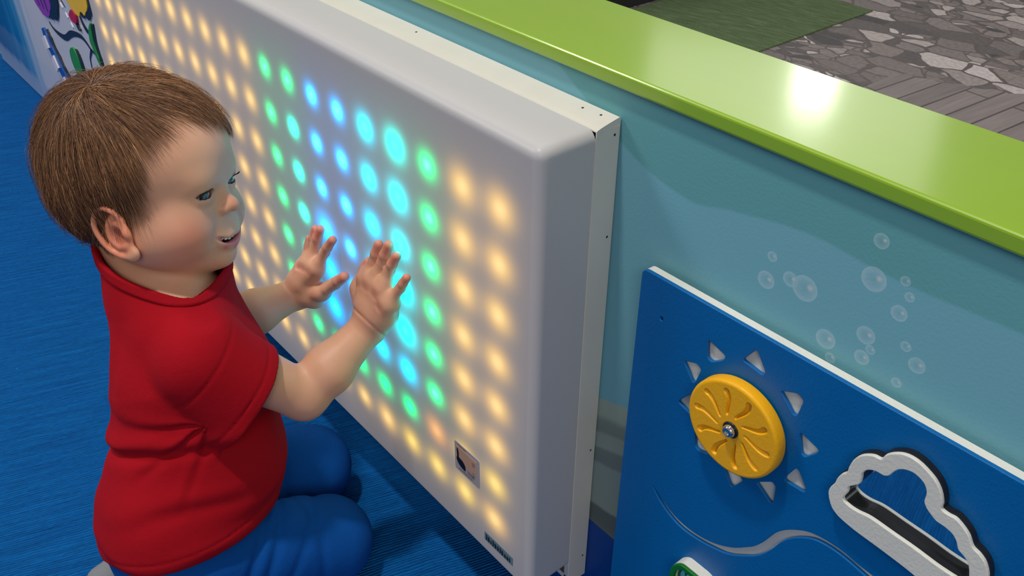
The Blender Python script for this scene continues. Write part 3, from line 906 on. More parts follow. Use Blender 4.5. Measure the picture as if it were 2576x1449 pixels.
# sun disc that turns on a bolt
SCX, SCZ, SR = -0.2602, 0.3935, 0.0392
prof = [(SR - 0.0016, -0.0162), (SR - 0.0004, -0.0168), (SR, -0.0178), (SR, -0.0242), (SR - 0.0004, -0.0254), (SR - 0.0012, -0.0262), (SR - 0.0024, -0.0265)]
def sun_disc():
    """disc with ten curved grooves pressed into its face, as one dense polar mesh"""
    nr, na = 70, 540
    R_ = np.linspace(0.0035, SR - 0.0024, nr)
    A_ = np.linspace(0, 2 * math.pi, na, endpoint=False)
    RR, AA = np.meshgrid(R_, A_, indexing='ij')
    depth = np.zeros_like(RR)
    for k in range(10):
        a0 = 2 * math.pi * k / 10 + 0.15
        best = np.full_like(RR, 9.0)
        wbest = np.full_like(RR, 1.0)
        for t in np.linspace(0, 1, 26):
            r = 0.0125 + 0.0185 * t
            a = a0 - 0.62 * t ** 1.0 + 0.45 * t * t
            px, pz = r * math.cos(a), r * math.sin(a)
            wd = 0.0007 + 0.0013 * t
            d = np.hypot(RR * np.cos(AA) - px, RR * np.sin(AA) - pz) - wd
            best = np.minimum(best, d)
        depth = np.maximum(depth, 0.0024 * (1 / (1 + np.exp(best / 0.00016))))
    Y = -0.0265 + depth
    V = np.stack([SCX + RR * np.cos(AA), Y, SCZ + RR * np.sin(AA)], -1).reshape(-1, 3).tolist()
    idx = np.arange(nr * na).reshape(nr, na)
    n1 = np.roll(idx, -1, 1)
    F = np.stack([idx[:-1], idx[1:], n1[1:], n1[:-1]], -1).reshape(-1, 4).tolist()
    V.append((SCX, -0.0265, SCZ))
    c = len(V) - 1
    F += [(c, int(idx[0, j]), int(n1[0, j])) for j in range(na)]
    prev = idx[-1].tolist()
    for (r, y) in prof[::-1][1:]:
        st_ = len(V)
        V += [(SCX + r * math.cos(a), y, SCZ + r * math.sin(a)) for a in A_]
        F += [(prev[j], st_ + j, st_ + (j + 1) % na, prev[(j + 1) % na]) for j in range(na)]
        prev = list(range(st_, st_ + na))
    F.append(tuple(prev))
    return V, F
V_, F_ = sun_disc()
sd = link_mesh('sun_disc', V_, F_, M_yel, ab, True)
lathe_y('disc_spacer', SCX, SCZ, [(0.012, -0.0140), (0.012, -0.0163)], M_ink, ab, 32)
lathe_y('bolt_washer', SCX, SCZ, [(0.0066, -0.0262), (0.0066, -0.0272), (0.0060, -0.0276), (0.002, -0.0276)], M_ink, sd, 40)
lathe_y('bolt', SCX, SCZ, [(0.0050, -0.0274), (0.0050, -0.0288), (0.0045, -0.0302), (0.0036, -0.0312), (0.0024, -0.0316), (0.0023, -0.0298), (0.0008, -0.0297)], M_steel, sd, 40)
# cloud ring: white face, black body, mirror inside
cr = plate('cloud_frame', [cl_out_s, cl_in_s], -0.0190, -0.0220, M_core, ab, 0.0008, 3)
blk_in = offset_loop(cl_in_s, -0.0004)
plate('cloud_body', [offset_loop(cl_out_s, 0.0004), offset_loop(cl_in_s, 0.0003)], -0.0118, -0.0190, M_ink, cr)
plate('mirror', [offset_loop(cl_in_s, 0.002)], -0.0110, -0.0130, M_mirror, cr)
# green handle piece low on the board
g_out = smooth_loop([(-0.2672, 0.2252), (-0.2731, 0.2252), (-0.2798, 0.225), (-0.283, 0.2238), (-0.286, 0.2211), (-0.2889, 0.2175), (-0.2907, 0.2135), (-0.2915, 0.2095), (-0.2919, 0.2043), (-0.2900, 0.192), (-0.283, 0.182), (-0.272, 0.178), (-0.258, 0.181), (-0.249, 0.192), (-0.247, 0.206), (-0.252, 0.2205), (-0.2600, 0.2248)], 5)
g_in = offset_loop(g_out, -0.0050)
gp = plate('leaf_handle', [g_out, g_in], -0.0236, -0.0266, M_greenh, ab, 0.0008, 3)
plate('handle_core', [offset_loop(g_out, 0.0002), offset_loop(g_in, 0.0)], -0.0145, -0.0236, M_core, gp)
plate('recess_floor', [offset_loop(g_in, 0.0004)], -0.0146, -0.0215, M_greenh, gp)
M_lightblue = plastic('light_blue_print', srgb(110, 200, 225), 0.4)
for dx in (0.0, 0.0055):
    plate('pale_mark', [smooth_loop([(-0.2815 + dx, 0.2150), (-0.2835 + dx, 0.2100), (-0.2830 + dx, 0.2050), (-0.2805 + dx, 0.2050), (-0.2795 + dx, 0.2100)], 4)], -0.0215, -0.0222, M_lightblue, gp)
# ================================================================== SMOOTH IMPLICIT SHAPES
def smin(a, b, k):
    if k <= 0:
        return np.minimum(a, b)
    h = np.clip(0.5 + 0.5 * (b - a) / k, 0, 1)
    return b + (a - b) * h - k * h * (1 - h)

def smax(a, b, k):
    return -smin(-a, -b, k)

def cone(P, a, b, ra, rb):
    """rounded cone between spheres a and b"""
    a, b = np.asarray(a, float), np.asarray(b, float)
    ba = b - a
    L2 = ba @ ba
    t = np.clip((P - a) @ ba / L2, 0, 1)
    d = np.linalg.norm(P - a - t[:, None] * ba, axis=1)
    return d - (ra + (rb - ra) * t)

def ell(P, c, r, Rm=None):
    q = P - np.asarray(c, float)
    if Rm is not None:
        q = q @ Rm
    r = np.asarray(r, float)
    k0 = np.linalg.norm(q / r, axis=1)
    k1 = np.linalg.norm(q / (r * r), axis=1) + 1e-9
    return k0 * (k0 - 1) / k1

class Field:
    def __init__(self):
        self.ops = []
    def add(self, fn, c, rad, k=0.0, mode='u'):
        self.ops.append((fn, np.asarray(c, float), rad, k, mode))
    def cone(self, a, b, ra, rb, k=0.004, mode='u'):
        a, b = np.asarray(a, float), np.asarray(b, float)
        self.add(lambda P: cone(P, a, b, ra, rb), (a + b) / 2, np.linalg.norm(a - b) / 2 + max(ra, rb), k, mode)
    def ell(self, c, r, k=0.004, mode='u', Rm=None):
        self.add(lambda P: ell(P, c, r, Rm), c, max(r), k, mode)
    def spline(self, pts, rs, k=0.004, mode='u', n=4):
        P = np.array([list(p) + [r] for p, r in zip(pts, rs)], float)
        N = len(P)
        out = []
        for i in range(N - 1):
            p0, p1, p2, p3 = P[max(i - 1, 0)], P[i], P[i + 1], P[min(i + 2, N - 1)]
            for j in range(n):
                t = j / n
                out.append(0.5 * ((2 * p1) + (-p0 + p2) * t + (2 * p0 - 5 * p1 + 4 * p2 - p3) * t * t + (-p0 + 3 * p1 - 3 * p2 + p3) * t ** 3))
        out.append(P[-1])
        out = np.array(out)
        def fn(Q):
            d = np.full(len(Q), 1e3)
            for i in range(len(out) - 1):
                d = np.minimum(d, cone(Q, out[i, :3], out[i + 1, :3], out[i, 3], out[i + 1, 3]))
            return d
        c = out[:, :3].mean(0)
        self.add(fn, c, np.linalg.norm(out[:, :3] - c, axis=1).max() + out[:, 3].max(), k, mode)
    def chain(self, pts, rs, k=0.004, mode='u'):
        for i in range(len(pts) - 1):
            self.cone(pts[i], pts[i + 1], rs[i], rs[i + 1], k if i == 0 else max(0.002, k * 0.5), mode)
    def ev(self, P, c=None, rad=1e9):
        d = np.full(len(P), 0.2)
        for fn, oc, orad, k, mode in self.ops:
            if c is not None and np.linalg.norm(oc - c) > orad + rad + 1.5 * k + 0.03:
                continue
            v = fn(P)
            if mode == 'u':
                d = smin(d, v, k)
            elif mode == 's':
                d = smax(d, -v, k)
            elif mode == 'i':
                d = smax(d, v, k)
        return d

# ------------------------------------------------------------------ the child's frame
HS = 0.955
HO = np.array([-0.7665, -0.2365, 0.4272])
HR = np.array([[0.7028, 0.6861, -0.1879], [-0.6845, 0.7242, 0.0839], [0.1936, 0.0696, 0.9786]])
U_, S_, W_ = np.linalg.svd(HR)
HR = U_ @ W_
def turn(a):
    c, s = math.cos(a), math.sin(a)
    return np.array([[c, s, 0], [-s, c, 0], [0, 0, 1]])
HR = HR @ turn(math.radians(6.5))
def hl(P):
    return (P - HO) @ HR / HS
def hw(p):
    return HO + HR @ (np.asarray(p, float) * HS)

EYE = (0.0240, 0.0655, 0.0215)
ER = 0.0120

class HeadField(Field):
    """head in its own axes: x to the child's right, y forward, z up; origin between the ears"""
    pass

def rotm(ax, ang):
    c, s = math.cos(ang), math.sin(ang)
    if ax == 'x':
        return np.array([[1, 0, 0], [0, c, -s], [0, s, c]])
    if ax == 'y':
        return np.array([[c, 0, s], [0, 1, 0], [-s, 0, c]])
    return np.array([[c, -s, 0], [s, c, 0], [0, 0, 1]])

def make_head():
    H = Field()
    H.ell((0, -0.007, 0.0535), (0.0700, 0.083, 0.0755), 0)                     # skull
    H.ell((0, 0.0285, 0.050), (0.060, 0.056, 0.055), 0.02)                    # forehead
    H.ell((0, -0.030, 0.018), (0.056, 0.050, 0.050), 0.02)                   # occiput
    H.ell((0, 0.030, 0.000), (0.055, 0.047, 0.052), 0.018)                   # mid face
    H.ell((0, 0.040, -0.027), (0.037, 0.040, 0.029), 0.014)                  # muzzle and jaw
    for s in (1, -1):
        H.ell((s * 0.0350, 0.046, -0.0130), (0.0250, 0.0290, 0.0250), 0.020)    # full cheek
        H.ell((s * 0.038, 0.020, -0.018), (0.022, 0.031, 0.024), 0.018)      # jowl
        H.cone((s * 0.045, 0.000, -0.016), (s * 0.017, 0.050, -0.042), 0.013, 0.012, 0.016)
    H.ell((0, 0.0635, -0.0458), (0.0170, 0.0155, 0.0140), 0.010)             # chin
    H.ell((0, 0.035, -0.040), (0.026, 0.030, 0.013), 0.014)                  # under chin
    H.ell((0, 0.0670, -0.0230), (0.0215, 0.0150, 0.0140), 0.010)             # lips mound
    for s in (1, -1):
        H.ell((s * 0.0250, 0.0862, 0.0195), (0.0175, 0.0085, 0.0085), 0.010, 's')   # eye socket
        H.ell((s * 0.020, 0.0660, 0.0340), (0.016, 0.0125, 0.0080), 0.016)          # brow ridge
    # nose
    H.cone((0, 0.0745, 0.020), (0, 0.0830, 0.0065), 0.0050, 0.0062, 0.009)
    H.ell((0, 0.0862, 0.0035), (0.0070, 0.0064, 0.0060), 0.005)
    for s in (1, -1):
        H.ell((s * 0.0078, 0.0800, 0.0010), (0.0042, 0.0054, 0.0044), 0.0045)
        H.ell((s * 0.0040, 0.0858, -0.0036), (0.0020, 0.0032, 0.0020), 0.0012, 's')
    # smile fold
    for s in (1, -1):
        H.spline([(s * 0.0145, 0.0820, -0.0030), (s * 0.0205, 0.0820, -0.0100), (s * 0.0275, 0.0785, -0.0230)], [0.0008, 0.0022, 0.0014], 0.0060, 's')
    # philtrum and lips
    H.cone((0, 0.0850, -0.008), (0, 0.0845, -0.016), 0.0010, 0.0014, 0.003, 's')
    up = [(-0.0255, 0.0735, -0.0200), (-0.012, 0.0796, -0.0242), (-0.004, 0.0818, -0.0228), (0.0, 0.0817, -0.0232), (0.004, 0.0818, -0.0228), (0.012, 0.0796, -0.0242), (0.0255, 0.0735, -0.0200)]
    H.spline(up, [0.0006, 0.0022, 0.0027, 0.0025, 0.0027, 0.0022, 0.0006], 0.0040)
    lo = [(-0.0266, 0.0740, -0.0206), (-0.013, 0.0780, -0.0320), (0.0, 0.0796, -0.0352), (0.013, 0.0780, -0.0320), (0.0266, 0.0740, -0.0206)]
    H.spline(lo, [0.0008, 0.0028, 0.0036, 0.0028, 0.0008], 0.0045)
    # open mouth
    mo = [(-0.0272, 0.0785, -0.0196), (-0.013, 0.0800, -0.0272), (0.0, 0.0815, -0.0292), (0.013, 0.0800, -0.0272), (0.0272, 0.0785, -0.0196)]
    H.spline(mo, [0.0013, 0.0026, 0.0030, 0.0026, 0.0013], 0.0010, 's')
    H.ell((0, 0.070, -0.0280), (0.0175, 0.012, 0.0045), 0.001, 's')
    # eyelids: soft bulge over the eyeball, opened by a thin lens that follows the lid line
    for s in (1, -1):
        ex, ey, ez = s * EYE[0], EYE[1], EYE[2]
        H.ell((ex, ey, ez), (ER + 0.0016, ER + 0.0018, ER + 0.0010), 0.0045)
        H.spline([(ex - s * 0.0090, ey + 0.0080, ez - 0.0068), (ex, ey + 0.0090, ez - 0.0075), (ex + s * 0.0085, ey + 0.0060, ez - 0.0062)], [0.0008, 0.0016, 0.0008], 0.0050)   # lower lid pad
        Rm = rotm('z', -s * 0.30)
        H.ell((ex + s * 0.0012, ey + 0.0125, ez - 0.0004), (0.0122, 0.0090, 0.0032), 0.0004, 's', Rm)
        H.ell((ex, ey, ez), (ER + 0.0003,) * 3, 0.0, 's')
    return H

def make_ear(F, s):
    """ear in head axes; s = +1 for the child's right"""
    ex = s * 0.0665
    tilt = rotm('z', s * -0.34) @ rotm('x', 0.50)
    def T(p):                      # ear-local: x out from head, y forward, z up
        q = tilt @ np.array([s * p[0], p[1], p[2]])
        return q * 1.08 + np.array([ex - s * 0.0030, 0.011, -0.001])
    Rm = tilt
    F.ell(T((0.002, -0.005, 0.001)), (0.0044, 0.0175, 0.0235), 0.004, 'u', Rm)           # plate
    helix = [(0.001, 0.0085, 0.0060), (0.0055, 0.0080, 0.0165), (0.0072, 0.0005, 0.0235), (0.0085, -0.0095, 0.0225), (0.0095, -0.0170, 0.0140),
             (0.0090, -0.0190, 0.0020), (0.0075, -0.0165, -0.0095), (0.0050, -0.0100, -0.0180), (0.0030, -0.0020, -0.0225)]
    F.spline([T(p) for p in helix], [0.0022, 0.0026, 0.0028, 0.0029, 0.0030, 0.0028, 0.0026, 0.0030, 0.0034], 0.0028)
    F.ell(T((0.002, 0.0005, -0.0210)), (0.0040, 0.0072, 0.0065), 0.004, 'u', Rm)           # lobe
    anti = [(0.0045, 0.0010, 0.0130), (0.0056, -0.0070, 0.0090), (0.0062, -0.0110, -0.0010), (0.0052, -0.0075, -0.0110)]
    F.spline([T(p) for p in anti], [0.0016, 0.0020, 0.0023, 0.0022], 0.0030)
    F.ell(T((0.0066, -0.0020, -0.0020)), (0.0048, 0.0065, 0.0085), 0.0025, 's', Rm)        # concha
    F.ell(T((0.0030, 0.0010, -0.0030)), (0.0050, 0.0035, 0.0040), 0.002, 's', Rm)
    F.ell(T((0.0035, 0.0078, -0.0045)), (0.0030, 0.0032, 0.0050), 0.003, 'u', Rm)          # tragus
    F.ell(T((0.0042, -0.0010, -0.0130)), (0.0026, 0.0042, 0.0030), 0.003, 'u', Rm)         # antitragus

HEAD = make_head()
for s_ in (1, -1):
    make_ear(HEAD, s_)

def head_sdf(P):
    return HEAD.ev(hl(P)) * HS

# ------------------------------------------------------------------ skeleton (world, metres)
NECK = np.array([-0.742, -0.246, 0.358])
PELV = np.array([-0.695, -0.305, 0.130])
SH_R, EL_R, WR_R = np.array([-0.660, -0.252, 0.333]), np.array([-0.631, -0.178, 0.258]), np.array([-0.627, -0.101, 0.308])
SH_L, EL_L, WR_L = np.array([-0.826, -0.232, 0.333]), np.array([-0.778, -0.185, 0.262]), np.array([-0.783, -0.1005, 0.262])
HIP_R, KN_R, AN_R = np.array([-0.640, -0.302, 0.110]), np.array([-0.630, -0.178, 0.050]), np.array([-0.668, -0.330, 0.032])
HIP_L, KN_L, AN_L = np.array([-0.752, -0.292, 0.110]), np.array([-0.738, -0.138, 0.051]), np.array([-0.752, -0.325, 0.032])
YP = -0.0779
CH = NECK * 0.62 + PELV * 0.38 + np.array([0.016, 0.018, 0.0])
BE = NECK * 0.25 + PELV * 0.75 + np.array([0.016, 0.020, 0.0])

def hand(F, wrist, tips, pips, mcps, heel, sgn):
    """five fingers pressed on the panel; order thumb, index, middle, ring, pinky as (x, z)"""
    yt, yp, ym = YP - 0.0054, YP - 0.0076, YP - 0.0132
    rt = [0.0058, 0.0048, 0.0050, 0.0048, 0.0043]
    for i in range(5):
        t = np.array([tips[i][0], yt, tips[i][1]])
        p = np.array([pips[i][0], yp, pips[i][1]])
        m = np.array([mcps[i][0], ym, mcps[i][1]])
        r = rt[i]
        mid = 0.45 * t + 0.55 * p + np.array([0, -0.0006, 0])
        sub = Field()
        F.chain([m, 0.5 * (m + p) + np.array([0, -0.001, 0]), p, mid, t], [r * 1.30, r * 1.18, r * 1.12, r * 1.02, r * 0.92], 0.0022)
    yc = YP - 0.0142
    M = [np.array([m[0], yc, m[1]]) for m in mcps]
    Wc = np.asarray(wrist)
    for i in (1, 2, 3, 4):
        F.cone(M[i], Wc * 0.55 + M[i] * 0.45, 0.0098, 0.0125, 0.007)
        F.cone(Wc * 0.55 + M[i] * 0.45, Wc, 0.0125, 0.0142, 0.007)
    F.cone(M[0], Wc * 0.7 + M[0] * 0.3 + np.array([0, 0.002, 0]), 0.0100, 0.0125, 0.007)
    hp = np.array([heel[0], YP - 0.0145, heel[1]])
    F.cone(hp, M[4], 0.0115, 0.0098, 0.007)
    F.cone(hp, Wc, 0.0118, 0.0135, 0.008)
    # little dimples over the knuckles
    for i in (1, 2, 3, 4):
        F.ell((M[i][0], yc - 0.0112, M[i][2]), (0.0024, 0.0004, 0.0030), 0.0030, 's')

RT = [(-0.6470, 0.3640), (-0.6260, 0.3945), (-0.6085, 0.4020), (-0.5965, 0.3960), (-0.5820, 0.3800)]
RP = [(-0.6530, 0.3520), (-0.6335, 0.3735), (-0.6180, 0.3795), (-0.6075, 0.3760), (-0.5905, 0.3650)]
RM = [(-0.6545, 0.3330), (-0.6400, 0.3520), (-0.6260, 0.3560), (-0.6110, 0.3560), (-0.6030, 0.3440)]
LT = [(-0.7010, 0.3190), (-0.7165, 0.3560), (-0.7400, 0.3575), (-0.7510, 0.3530), (-0.7690, 0.3330)]
LP = [(-0.7190, 0.3025), (-0.7335, 0.3335), (-0.7510, 0.3345), (-0.7605, 0.3315), (-0.7725, 0.3160)]
LM = [(-0.7400, 0.2830), (-0.7430, 0.3120), (-0.7540, 0.3110), (-0.7630, 0.3075), (-0.7690, 0.2985)]

def make_body():
    B = Field()
    B.add(head_sdf, hw((0, 0, 0.03)), 0.125, 0.0, 'u')
    # neck
    B.cone(hw((0, -0.020, -0.018)), NECK + np.array([0.0, -0.004, -0.01]), 0.0365, 0.0380, 0.010)
    B.cone(hw((0, 0.010, -0.034)), NECK + np.array([0.006, 0.010, -0.012]), 0.022, 0.024, 0.010)
    # trunk
    B.cone(NECK + np.array([0.004, 0.004, -0.02]), CH, 0.040, 0.060, 0.03)
    B.cone(CH, BE, 0.060, 0.067, 0.03)
    B.cone(BE, PELV + np.array([0.006, 0.006, 0]), 0.066, 0.064, 0.03)
    for sh, el, wr in ((SH_R, EL_R, WR_R), (SH_L, EL_L, WR_L)):
        B.cone(NECK + (sh - NECK) * 0.2 + np.array([0, 0, -0.012]), sh, 0.034, 0.030, 0.02)
        B.cone(sh, el, 0.0300, 0.0225, 0.010)
        fm = el * 0.62 + wr * 0.38
        B.cone(el, fm, 0.0220, 0.0238, 0.009)
        B.cone(fm, wr * 0.9 + el * 0.1, 0.0240, 0.0168, 0.008)
        B.cone(wr * 0.9 + el * 0.1, wr, 0.0168, 0.0160, 0.004)
        # wrist crease
    for hp, kn, an in ((HIP_R, KN_R, AN_R), (HIP_L, KN_L, AN_L)):
        B.cone(hp, kn, 0.050, 0.036, 0.012)
        B.cone(kn, an, 0.034, 0.020, 0.006)
        ft = an + np.array([0.0, -0.055, -0.008])
        B.cone(an, ft, 0.020, 0.014, 0.008)
    hand(B, WR_R, RT, RP, RM, (-0.612, 0.326), 1)
    hand(B, WR_L, LT, LP, LM, (-0.757, 0.268), -1)
    return B

BODY = make_body()

def noise3(P, f, seed=0):
    """cheap smooth pseudo-noise in [-1, 1]"""
    r = np.random.default_rng(seed)
    v = np.zeros(len(P))
    for i in range(6):
        d = r.normal(size=3)
        d /= np.linalg.norm(d)
        v += np.sin(P @ d * f * (0.7 + 0.6 * r.random()) + r.random() * 6.28)
    return v / 6

# ------------------------------------------------------------------ clothes
UAD = (EL_R - SH_R) / np.linalg.norm(EL_R - SH_R)
UAL = (EL_L - SH_L) / np.linalg.norm(EL_L - SH_L)
NN = np.array([0.20, 0.13, 0.97]); NN /= np.linalg.norm(NN)
NC = NECK + np.array([0.000, 0.000, 0.0300])
CUFF = {}
for _k, _u, _s in (('r', UAD, SH_R), ('l', UAL, SH_L)):
    _n = _u + np.array([0, 0.02, -0.06])
    CUFF[_k] = _n / np.linalg.norm(_n)
HEMN = np.array([0.33, 0.02, -0.95]); HEMN /= np.linalg.norm(HEMN)
HEMP = np.array([-0.65, -0.30, 0.138])

def shirt_shapes(g):
    F = Field()
    up = (HO - NECK) / np.linalg.norm(HO - NECK)
    F.cone(NECK + up * 0.055 + np.array([-0.004, -0.006, 0]), NECK + np.array([0.0, -0.003, -0.012]), 0.0475 - g, 0.0500 - g, 0.02)
    F.cone(NECK + up * 0.040 + np.array([0.010, 0.016, 0]), NECK + np.array([0.004, 0.006, -0.012]), 0.0440 - g, 0.0485 - g, 0.01)
    F.cone(NECK + np.array([0.002, 0.002, -0.020]), CH + np.array([0, 0, 0.004]), 0.048 - g, 0.0690 - g, 0.03)
    F.cone(CH + np.array([0, 0, 0.004]), BE, 0.0690 - g, 0.0765 - g, 0.03)
    F.cone(BE, PELV + np.array([0.008, 0.008, 0.0]), 0.0765 - g, 0.0800 - g, 0.03)
    F.cone(PELV + np.array([0.008, 0.008, 0.0]), PELV + np.array([0.007, 0.005, -0.05]), 0.0800 - g, 0.0825 - g, 0.02)
    F.cone(PELV + np.array([0.033, 0.002, 0.020]), PELV + np.array([0.004, 0.006, 0.012]), 0.0670 - g, 0.0680 - g, 0.025)
    for sh in (SH_R, SH_L):
        F.cone(NECK + (sh - NECK) * 0.25 + np.array([0, 0, -0.010]), sh + np.array([0, 0, -0.002]) - (sh - NECK) * 0.08, 0.040 - g, 0.0370 - g, 0.02)
    return F
def sleeve_shapes(g, sh, u):
    F = Field()
    F.cone(sh + np.array([0, 0, -0.003]), sh + u * 0.090 + np.array([0.003, -0.010, -0.012]), 0.0385 - g, 0.0430 - g, 0.014)
    F.cone(sh + np.array([0, -0.008, -0.018]), sh + u * 0.070 + np.array([0.004, -0.034, -0.030]), 0.0330 - g, 0.0380 - g, 0.022)
    return F
SLV = [(sleeve_shapes(0.0, SH_R, UAD), sleeve_shapes(0.0040, SH_R, UAD), SH_R, 'r'), (sleeve_shapes(0.0, SH_L, UAL), sleeve_shapes(0.0040, SH_L, UAL), SH_L, 'l')]
SH_OUT, SH_IN = shirt_shapes(0.0), shirt_shapes(0.0046)

def ridge(x, w):
    return np.exp(-(x / w) ** 2)

def crease(x, w):
    """a valley with a soft roll of cloth beside it"""
    return ridge(x, w) - 0.75 * ridge(x - 1.9 * w, 1.3 * w)

def folds(P):
    """creases of the soft jersey: fans from the armpit, rolls round the waist and back"""
    wv = noise3(P, 38, 3) * 0.012
    d = np.zeros(len(P))
    z, x, y = P[:, 2], P[:, 0], P[:, 1]
    for z0, sl, amp, w in ((0.232, 0.30, 0.0030, 0.007), (0.212, 0.10, 0.0030, 0.006), (0.192, -0.22, 0.0036, 0.007), (0.170, 0.26, 0.0040, 0.008), (0.148, -0.10, 0.0034, 0.007), (0.128, 0.15, 0.0030, 0.006)):
        m = np.clip(0.15 + 2.2 * noise3(P, 20, int(z0 * 1000)), 0, 1.3)
        d -= amp * m * crease(z - z0 - sl * (x + 0.70) + wv * 2.6, w)
    # fan from the right armpit
    ap = SH_R + np.array([-0.004, 0.010, -0.050])
    q = P - ap
    r = np.linalg.norm(q, axis=1)
    ang = np.arctan2(q[:, 2], -(q[:, 0] * 0.64 + q[:, 1] * 0.77))
    for a0, amp in ((-0.18, 0.0022), (-0.72, 0.0032), (-1.30, 0.0026)):
        d -= amp * crease((ang - a0) * np.maximum(r, 0.012) + wv * 1.2, 0.0062) * np.clip(1.45 - r / 0.085, 0, 1) * np.clip((r - 0.010) / 0.045, 0, 1)
    # long soft drapes down the back and over the shoulder
    for u0, amp in ((-0.026, 0.0007), (0.030, 0.0007)):
        u = (x + 0.72) * 0.77 - (y + 0.28) * 0.64 + 0.35 * (z - 0.30)
        d -= amp * crease(u - u0 + wv, 0.008) * np.clip((z - 0.20) / 0.06, 0, 1)
    d *= 1.15
    d *= np.clip(-((P - NC) @ NN) / 0.035, 0, 1)
    d = np.clip(d, -0.0052, 0.0040)
    d += 0.0016 * noise3(P, 45, 9) + 0.0008 * noise3(P, 110, 12)
    return d

def shirt_sdf(P, c=None, rad=1e9):
    fo = folds(P)
    o = SH_OUT.ev(P, c, rad) - fo
    i = SH_IN.ev(P, c, rad)
    ta = (P - SH_R) @ UAD
    tr = (P - SH_R) @ CUFF['r']
    # seam grooves: cuff, hem and shoulder seam
    hz = (P - HEMP) @ HEMN
    o += 0.0011 * ridge(hz + 0.013, 0.0011)
    i = i - np.minimum(fo, 0.0)
    d = smax(o, -i, 0.0008)
    for so, si, sh, kk in SLV:
        t = (P - sh) @ CUFF[kk] - 0.057
        q = so.ev(P, c, rad) - fo * 0.7
        if kk == 'r':
            q = q + 0.0012 * ridge(t + 0.0115, 0.0012) + 0.0012 * ridge(ta - 0.004 - 0.05 * (P[:, 2] - SH_R[2]), 0.0014)
        q = smax(q, t, 0.0012)
        q = smax(q, -(si.ev(P, c, rad) - np.minimum(fo * 0.7, 0.0)), 0.0008)
        d = smin(d, q, 0.007)
    # openings
    d = smax(d, (P - NC) @ NN + 0.0030, 0.0012)
    d = smax(d, hz, 0.0012)
    return d

def pants_shapes():
    F = Field()
    F.cone(BE + np.array([0.0, 0.0, 0.010]), PELV + np.array([0.006, 0.004, -0.01]), 0.0700, 0.0720, 0.02)
    F.cone(PELV + np.array([0.035, -0.010, -0.035]), PELV + np.array([-0.035, -0.006, -0.035]), 0.060, 0.060, 0.02)
    for hp, kn, an in ((HIP_R, KN_R, AN_R), (HIP_L, KN_L, AN_L)):
        F.cone(hp, kn + np.array([0, 0, 0.002]), 0.0560, 0.0480 if hp is HIP_R else 0.0480, 0.014)
        F.cone(kn + np.array([0, 0, -0.003]), an * 0.92 + kn * 0.08, 0.0400, 0.0285, 0.008)
    return F
PANTS = pants_shapes()
def pants_sdf(P, c=None, rad=1e9):
    d = PANTS.ev(P, c, rad)
    f = 0.0022 * noise3(P, 46, 21)
    for hp, kn in ((HIP_R, KN_R), (HIP_L, KN_L)):
        u = (kn - hp) / np.linalg.norm(kn - hp)
        t = (P - hp) @ u
        s = P - hp - np.outer(t, u)
        ang = np.arctan2(s[:, 2], s[:, 0])
        w = noise3(P, 30, 31) * 0.010
        for t0, sl, amp in ((0.016, 0.020, 0.0062), (0.040, 0.016, 0.0052), (0.112, -0.010, 0.0034), (0.070, 0.022, 0.0034)):
            f -= amp * ridge(t - t0 - sl * ang + w, 0.0065) * np.clip(1.6 - np.linalg.norm(s, axis=1) / 0.05, 0, 1)
    # ankle opening
    d = d - f
    d = np.maximum(d, -(P[:, 2] - 0.0016))
    for an, kn in ((AN_R, KN_R), (AN_L, KN_L)):
        u = (an - kn) / np.linalg.norm(an - kn)
        t = (P - an) @ u
        lat = np.linalg.norm(P - an - np.outer(t, u), axis=1)
        d = np.where((lat < 0.035) & (P[:, 2] < 0.075), smax(d, t + 0.008, 0.002), d)
    return d

def socks_sdf(s):
    an = AN_R if s > 0 else AN_L
    kn = KN_R if s > 0 else KN_L
    F = Field()
    ft = an + np.array([0.002 * s, -0.058, -0.006])
    F.cone(an + (kn - an) * 0.12, an, 0.0235, 0.0235, 0.004)
    F.cone(an, ft, 0.0235, 0.0180, 0.010)
    F.cone(an + np.array([0, -0.022, 0.006]), an + np.array([0, -0.016, -0.008]), 0.022, 0.020, 0.010)
    def f(P, c=None, rad=1e9):
        d = F.ev(P, c, rad) + 0.0008 * noise3(P, 90, 5)
        return np.maximum(d, -(P[:, 2] - 0.0012))
    return f, an
